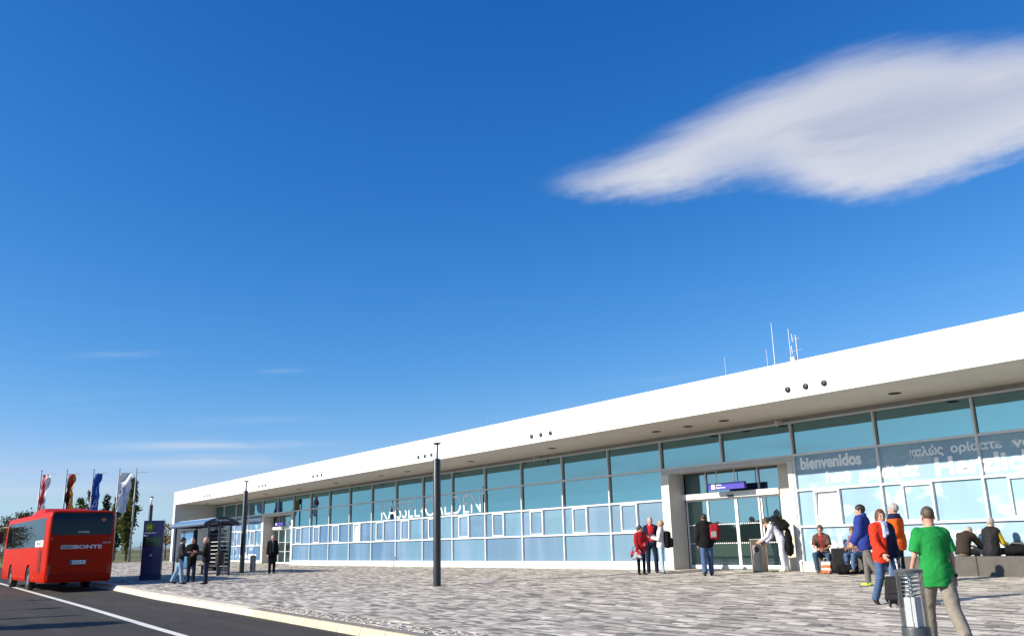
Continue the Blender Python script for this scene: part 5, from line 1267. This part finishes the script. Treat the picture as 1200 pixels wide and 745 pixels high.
gm_ = person('man in green T-shirt and khaki trousers walking away past the bollard light', 49.92, -12.07, 138, 1.73, ('crop', 'mouse'), 'red', J_('t_shirt', cloth('green', (.016, .235, .050), .10, 9), gr=.026, hem=.16, sleeve='short', collar=False, amp=.010, low=.004), None, dict(mat=KHAKI, loose=.020), (cloth('dark_grey_shoe', (.10, .095, .09)), WSOLE), dict(lean=4, twist=6, thR=(.03, -.26, -1), shR=(.0, -.90, -1), thL=(.03, .44, -1), shL=(0, .14, -1), ftR=(6, -55), ftL=(6, 4), uaL=(.28, .05, -1), faL=(.16, .45, -.9), uaR=(.20, -.12, -1), faR=(.08, .22, -1)), head=(-4, -3), h=.011)
# pair on the bench, backs to the forecourt
zb = g(44.4, -.8)
person('hunched person in dark brown pullover sitting on the concrete bench', 44.42, -.80, 92, 1.74, ('grey', 'grey'), 'fair', J_('pullover', cloth('dark_brown', (.038, .028, .022)), gr=.022, hem=.08), None, dict(mat=cloth('taupe', (.19, .16, .12))), (BSH, SOLE), dict(lean=20, bend=34, thR=(.15, 1, .02), shR=(0, -.05, -1), thL=(.15, 1, .02), shL=(0, .05, -1), uaR=(.30, .60, -.8), faR=(-.35, .9, -.2), uaL=(.2, .65, -.8), faL=(-.3, .9, -.1)), seat=.555, head=(0, -38))
YEL = cloth('mustard', (.55, .36, .02))
person('grey-haired person in black quilted vest over yellow sleeves on the bench', 45.12, -.80, 84, 1.72, ('grey', 'grey'), 'fair', J_('pullover', YEL, gr=.010, hem=.06), None, dict(mat=BLACK), (BSH, SOLE), dict(lean=6, bend=8, thR=(.15, 1, .02), shR=(0, -.05, -1), thL=(.15, 1, .02), shL=(0, .05, -1), uaR=(.22, .35, -1), faR=(-.2, .9, -.2), uaL=(.22, .35, -1), faL=(-.2, .9, -.2)), seat=.555, head=(6, -10), vest=J_('quilted_vest', cloth('black_quilt', (.016, .016, .019), rough=.6), gr=.036, hem=.14, sleeve=None, amp=.010))

# ------------------------------------------------------------------ bags
def sdf_thing(name, label, cat, f, lo, hi, h, mat, loc, rz=0., part_name='body', group=None):
    e = tag(empty(name, loc, rz), label, cat, group); V, F = surfnet(f, lo, hi, h); mesh_obj(part_name, V, F, mat, e); return e
def backpack(label, loc, rz, mat, mat2, s=1., tilt=0):
    def f(P):
        d = rbox(P, (0, 0, .22*s), (.15*s, .09*s, .22*s), .08*s); d = smin(d, rbox(P, (0, -.10*s, .14*s), (.11*s, .04*s, .12*s), .035*s), .02); return d+fold(P, .005, 11)
    e = sdf_thing('backpack', label, 'backpack', f, (-.24*s, -.22*s, -.05), (.24*s, .18*s, .52*s), .014, mat, loc, rz); e.rotation_euler = (tilt, 0, rz)
    V, F = surfnet(lambda P: rbox(P, (0, -.125*s, .15*s), (.085*s, .022*s, .085*s), .02*s), (-.12*s, -.17*s, .03*s), (.12*s, -.08*s, .27*s), .012); mesh_obj('pocket', V, F, mat2, e)
    for q in (-1, 1): MB().tube([(q*.07*s, .08*s, .40*s), (q*.09*s, .15*s, .36*s), (q*.10*s, .16*s, .22*s), (q*.10*s, .09*s, .06*s)], .016*s, 6).build('strap', mat2, e, smooth=True)
    MB().tube([(-.04, .05*s, .43*s), (-.03, .05*s, .475*s), (.03, .05*s, .475*s), (.04, .05*s, .43*s)], .009, 6).build('grab_handle', mat2, e, smooth=True)
    return e
def world(info, v): return info['Mw'] @ Vector(tuple(v))
# on the back / shoulder of people: placed behind the shoulder blades
def pack_on(info, label, face, mat, mat2, s, dx=0., dz=0., back=.17, tilt=0):
    L = info['loc']; p = L['nb']-L['t2']*(.44*s+dz)-L['fw']*back+L['rt']*dx; w = world(info, p)
    return backpack(label, w, R(face-90), mat, mat2, s, tilt)
pack_on(dm, 'red and grey backpack on the shoulder of the man at the doors', 120, cloth('pack_red', (.22, .014, .02)), cloth('pack_grey', (.24, .23, .22)), 1.05, .27, .02, .10)
pack_on(w3, 'black backpack on the shoulder of the woman in white', 218, BLACK, cloth('pack_black', (.022, .022, .024)), 1.22, .05, .06, .21)
pack_on(bn_, 'black backpack on the back of the bending person', 205, BLACK, cloth('pack_black', (.022, .022, .024)), 1.15, -.02, -.04, .22, R(-42))
# dark jacket hanging from the bending person's bag
lw = world(bn_, (.02, -.20, .82))
def jk(P): return smin(ell(P, (0, 0, .10), (.16, .11, .34)), ell(P, (.04, .0, -.16), (.20, .12, .22)), .08)+fold(P, .016, 5)
sdf_thing('jacket', 'black jacket hanging loose behind the bending person', 'jacket', jk, (-.3, -.2, -.45), (.3, .2, .5), .016, BLACK, lw, R(205-90))
# shoulder bag with bold pattern
def bag(P): return rbox(P, (0, 0, -.15), (.19, .06, .13), .045)+fold(P, .005, 4)
pb = bpy.data.materials.new('bold_pattern'); pb.use_nodes = True; N = NT(pb.node_tree); b = N.n['Principled BSDF']; o_ = N.add('ShaderNodeTexCoord').outputs['Object']
vr = N.add('ShaderNodeTexVoronoi'); vr.inputs['Scale'].default_value = 9; N.link(o_, vr.inputs['Vector']); spv = N.add('ShaderNodeSeparateColor'); N.link(vr.outputs['Color'], spv.inputs[0])
N.link(N.ramp(spv.outputs[0], [(0, (.012, .014, .06)), (.55, (.40, .02, .03)), (.78, (.50, .48, .48))], 'CONSTANT'), b.inputs['Base Color']); b.inputs['Roughness'].default_value = .5
p = world(w1, w1['loc']['wrR']+np.array([.10, .06, -.02])); hb_ = sdf_thing('shoulder_bag', 'red, white and blue patterned bag carried by the short woman', 'bag', bag, (-.25, -.12, -.34), (.25, .12, .04), .013, pb, p, R(42))
MB().tube([(-.12, 0, -.03), (-.10, 0, .10), (0, 0, .16), (.10, 0, .10), (.12, 0, -.03)], .010, 6).build('handle', BLACK, hb_, smooth=True)
# suitcases
def suitcase(label, loc, rz, w, d, hgt, mat, tilt=0., handle=.5, group=None):
    e = tag(empty('suitcase', loc, rz), label, 'suitcase', group); e.rotation_euler = (tilt, 0, rz)
    V, F = surfnet(lambda P: rbox(P, (0, 0, hgt/2+.06), (w/2, d/2, hgt/2), .045), (-w/2-.06, -d/2-.06, 0), (w/2+.06, d/2+.06, hgt+.14), .014); mesh_obj('shell', V, F, mat, e)
    MB().cbox(-w/2+.06, -d/2-.018, .16, w/2-.06, -d/2+.01, hgt*.62, .012).build('front_pocket', mat, e)
    MB().box(-w/2+.02, -.006, .10, -w/2-.004, .006, hgt+.02).build('zip', DGREY, e)
    for sx in (-1, 1):
        wl = MB().lathe([(0, -.016), (.032, -.016), (.036, -.008), (.036, .008), (.032, .016), (0, .016)], 14).build('wheel', TYRE, e); wl.location = (sx*(w/2-.06), d/2-.03, .036); wl.rotation_euler = (0, R(90), 0)
        MB().cbox(sx*(w/2-.06)-.02, d/2-.06, .036, sx*(w/2-.06)+.02, d/2-.005, .085, .005).build('wheel_housing', DGREY, e)
        if handle: MB().tube([(sx*.09, d/2-.05, hgt), (sx*.09, d/2-.05, hgt+handle)], .008, 6).build('handle_tube', STEEL, e)
        MB().cbox(sx*(w/2-.08)-.015, -d/2+.02, .0, sx*(w/2-.08)+.015, -d/2+.05, .07, .005).build('foot', DGREY, e)
    if handle: MB().tube([(-.11, d/2-.05, hgt+handle), (.11, d/2-.05, hgt+handle)], .016, 8).build('grip', DGREY, e, smooth=True)
    MB().tube([(-.06, 0, hgt+.055), (-.05, 0, hgt+.09), (.05, 0, hgt+.09), (.06, 0, hgt+.055)], .010, 6).build('carry_handle', DGREY, e, smooth=True)
    return e
# case pulled by the woman in red: leans from its wheels to her hand
hnd = rw_['wrL']; gx, gy = 46.98, -8.22; gz = g(gx, gy); dxy = Vector((hnd.x-gx, hnd.y-gy)); dist = dxy.length; tz = hnd.z-gz-.05; ang = math.atan2(dist, tz)
L_ = math.hypot(dist, tz)
cs = suitcase('black wheeled suitcase being pulled by the woman in red', (0, 0, 0), 0, .31, .20, .44, cloth('case_black', (.016, .016, .018), rough=.7), 0, max(.25, L_-.48))
yaw_ = math.atan2(dxy.y, dxy.x)-R(90); cs.rotation_mode = 'ZXY' if False else 'XYZ'
Mr = Matrix.Translation((gx, gy, gz)) @ Matrix.Rotation(yaw_, 4, 'Z') @ Matrix.Rotation(-ang*.8, 4, 'X') @ Matrix.Translation((0, -.09, -.0))
cs.matrix_world = Mr
suitcase('upright black suitcase beside the seated man', at_g(40.98, -.80), R(28), .46, .28, .62, cloth('case_dark', (.018, .018, .019), rough=.6), 0, 0)
suitcase('second black suitcase at the feet of the seated woman', at_g(42.12, -.95), R(20), .44, .28, .50, cloth('case_dark', (.018, .018, .019), rough=.6), 0, 0)
ob = bpy.data.materials.new('orange_white_print'); ob.use_nodes = True; N = NT(ob.node_tree); b = N.n['Principled BSDF']; o_ = N.add('ShaderNodeTexCoord').outputs['Object']; sp = N.add('ShaderNodeSeparateXYZ'); N.link(o_, sp.inputs[0])
N.link(N.ramp(N.math('ADD', N.math('MULTIPLY', sp.outputs[2], 2.2), N.math('MULTIPLY', N.noise(o_, 6, 2), .18)), [(0, (.55, .12, .03)), (.30, (.66, .60, .55)), (.42, (.58, .13, .03)), (.60, (.68, .66, .62)), (.9, (.50, .10, .03))], 'CONSTANT'), b.inputs['Base Color']); b.inputs['Roughness'].default_value = .5
e = sdf_thing('carrier_bag', 'orange and white carrier bag leaning against the black suitcase', 'bag', lambda P: rbox(P, (0, 0, .165), (.14, .07, .165), .045)+fold(P, .010, 8), (-.24, -.15, -.03), (.24, .15, .46), .014, ob, at_g(40.64, -1.0), R(20))
for q in (-.04, .04): MB().tube([(-.07, q, .31), (-.05, q, .42), (.05, q, .42), (.07, q, .31)], .006, 6).build('handle', WSOLE, e, smooth=True)
def duf(P): return smin(cone(P, (-.18, 0, .13), (.18, 0, .13), .13, .13), ell(P, (0, -.08, .12), (.16, .08, .08)), .04)+fold(P, .012, 3)
e = sdf_thing('travel_bag', 'soft black travel bag lying on the concrete bench', 'bag', duf, (-.36, -.22, -.03), (.36, .2, .32), .015, BLACK, (45.74, -.78, zb+.462), R(8))
for q in (-.05, .05): MB().tube([(-.12, q, .22), (-.07, q, .33), (.07, q, .33), (.12, q, .22)], .009, 6).build('handle', BLACK, e, smooth=True)
MB().tube([(-.26, 0, .2), (-.1, -.12, .29), (.1, -.14, .27), (.27, 0, .18)], .010, 6).build('shoulder_strap', cloth('strap_grey', (.16, .15, .14)), e, smooth=True)
e = sdf_thing('travel_bag', 'soft black bag on the ground against the stone cube of the seated woman', 'bag', duf, (-.36, -.22, -.03), (.36, .2, .32), .018, BLACK, at_g(41.35, -1.12), R(35))
for q in (-.05, .05): MB().tube([(-.12, q, .22), (-.07, q, .33), (.07, q, .33), (.12, q, .22)], .009, 6).build('handle', BLACK, e, smooth=True)
# small things people wear
L = gm_['loc']; d_ = nrm(L['wrR']-L['elR']); c0 = L['wrR']-d_*.025
o = MB().tube([tuple(c0-d_*.016), tuple(c0+d_*.016)], .037, 14).build('wristwatch', BSH, gm_['obj'], smooth=True)
# scarf of the woman in red
L = rw_['loc']
def scarf(P):
    p = (P-L['nb'])@L['B2']; ring_ = np.sqrt((np.sqrt((p[:, 0]/1.0)**2+(p[:, 1]-.005)**2)-.070)**2+(p[:, 2]-.035)**2)-.030
    d = smin(ring_, cone(p, (.03, .10, .02), (.05, .150, -.20), .030, .034), .03); d = smin(d, cone(p, (-.02, .10, .02), (-.005, .150, -.15), .028, .030), .03)
    return d+fold(P, .010, 21)
V, F = surfnet(scarf, L['nb']-.33, L['nb']+.3, .013); mesh_obj('scarf', V, F, cloth('pale_scarf', (.42, .46, .62), .5, 22), rw_['obj'])
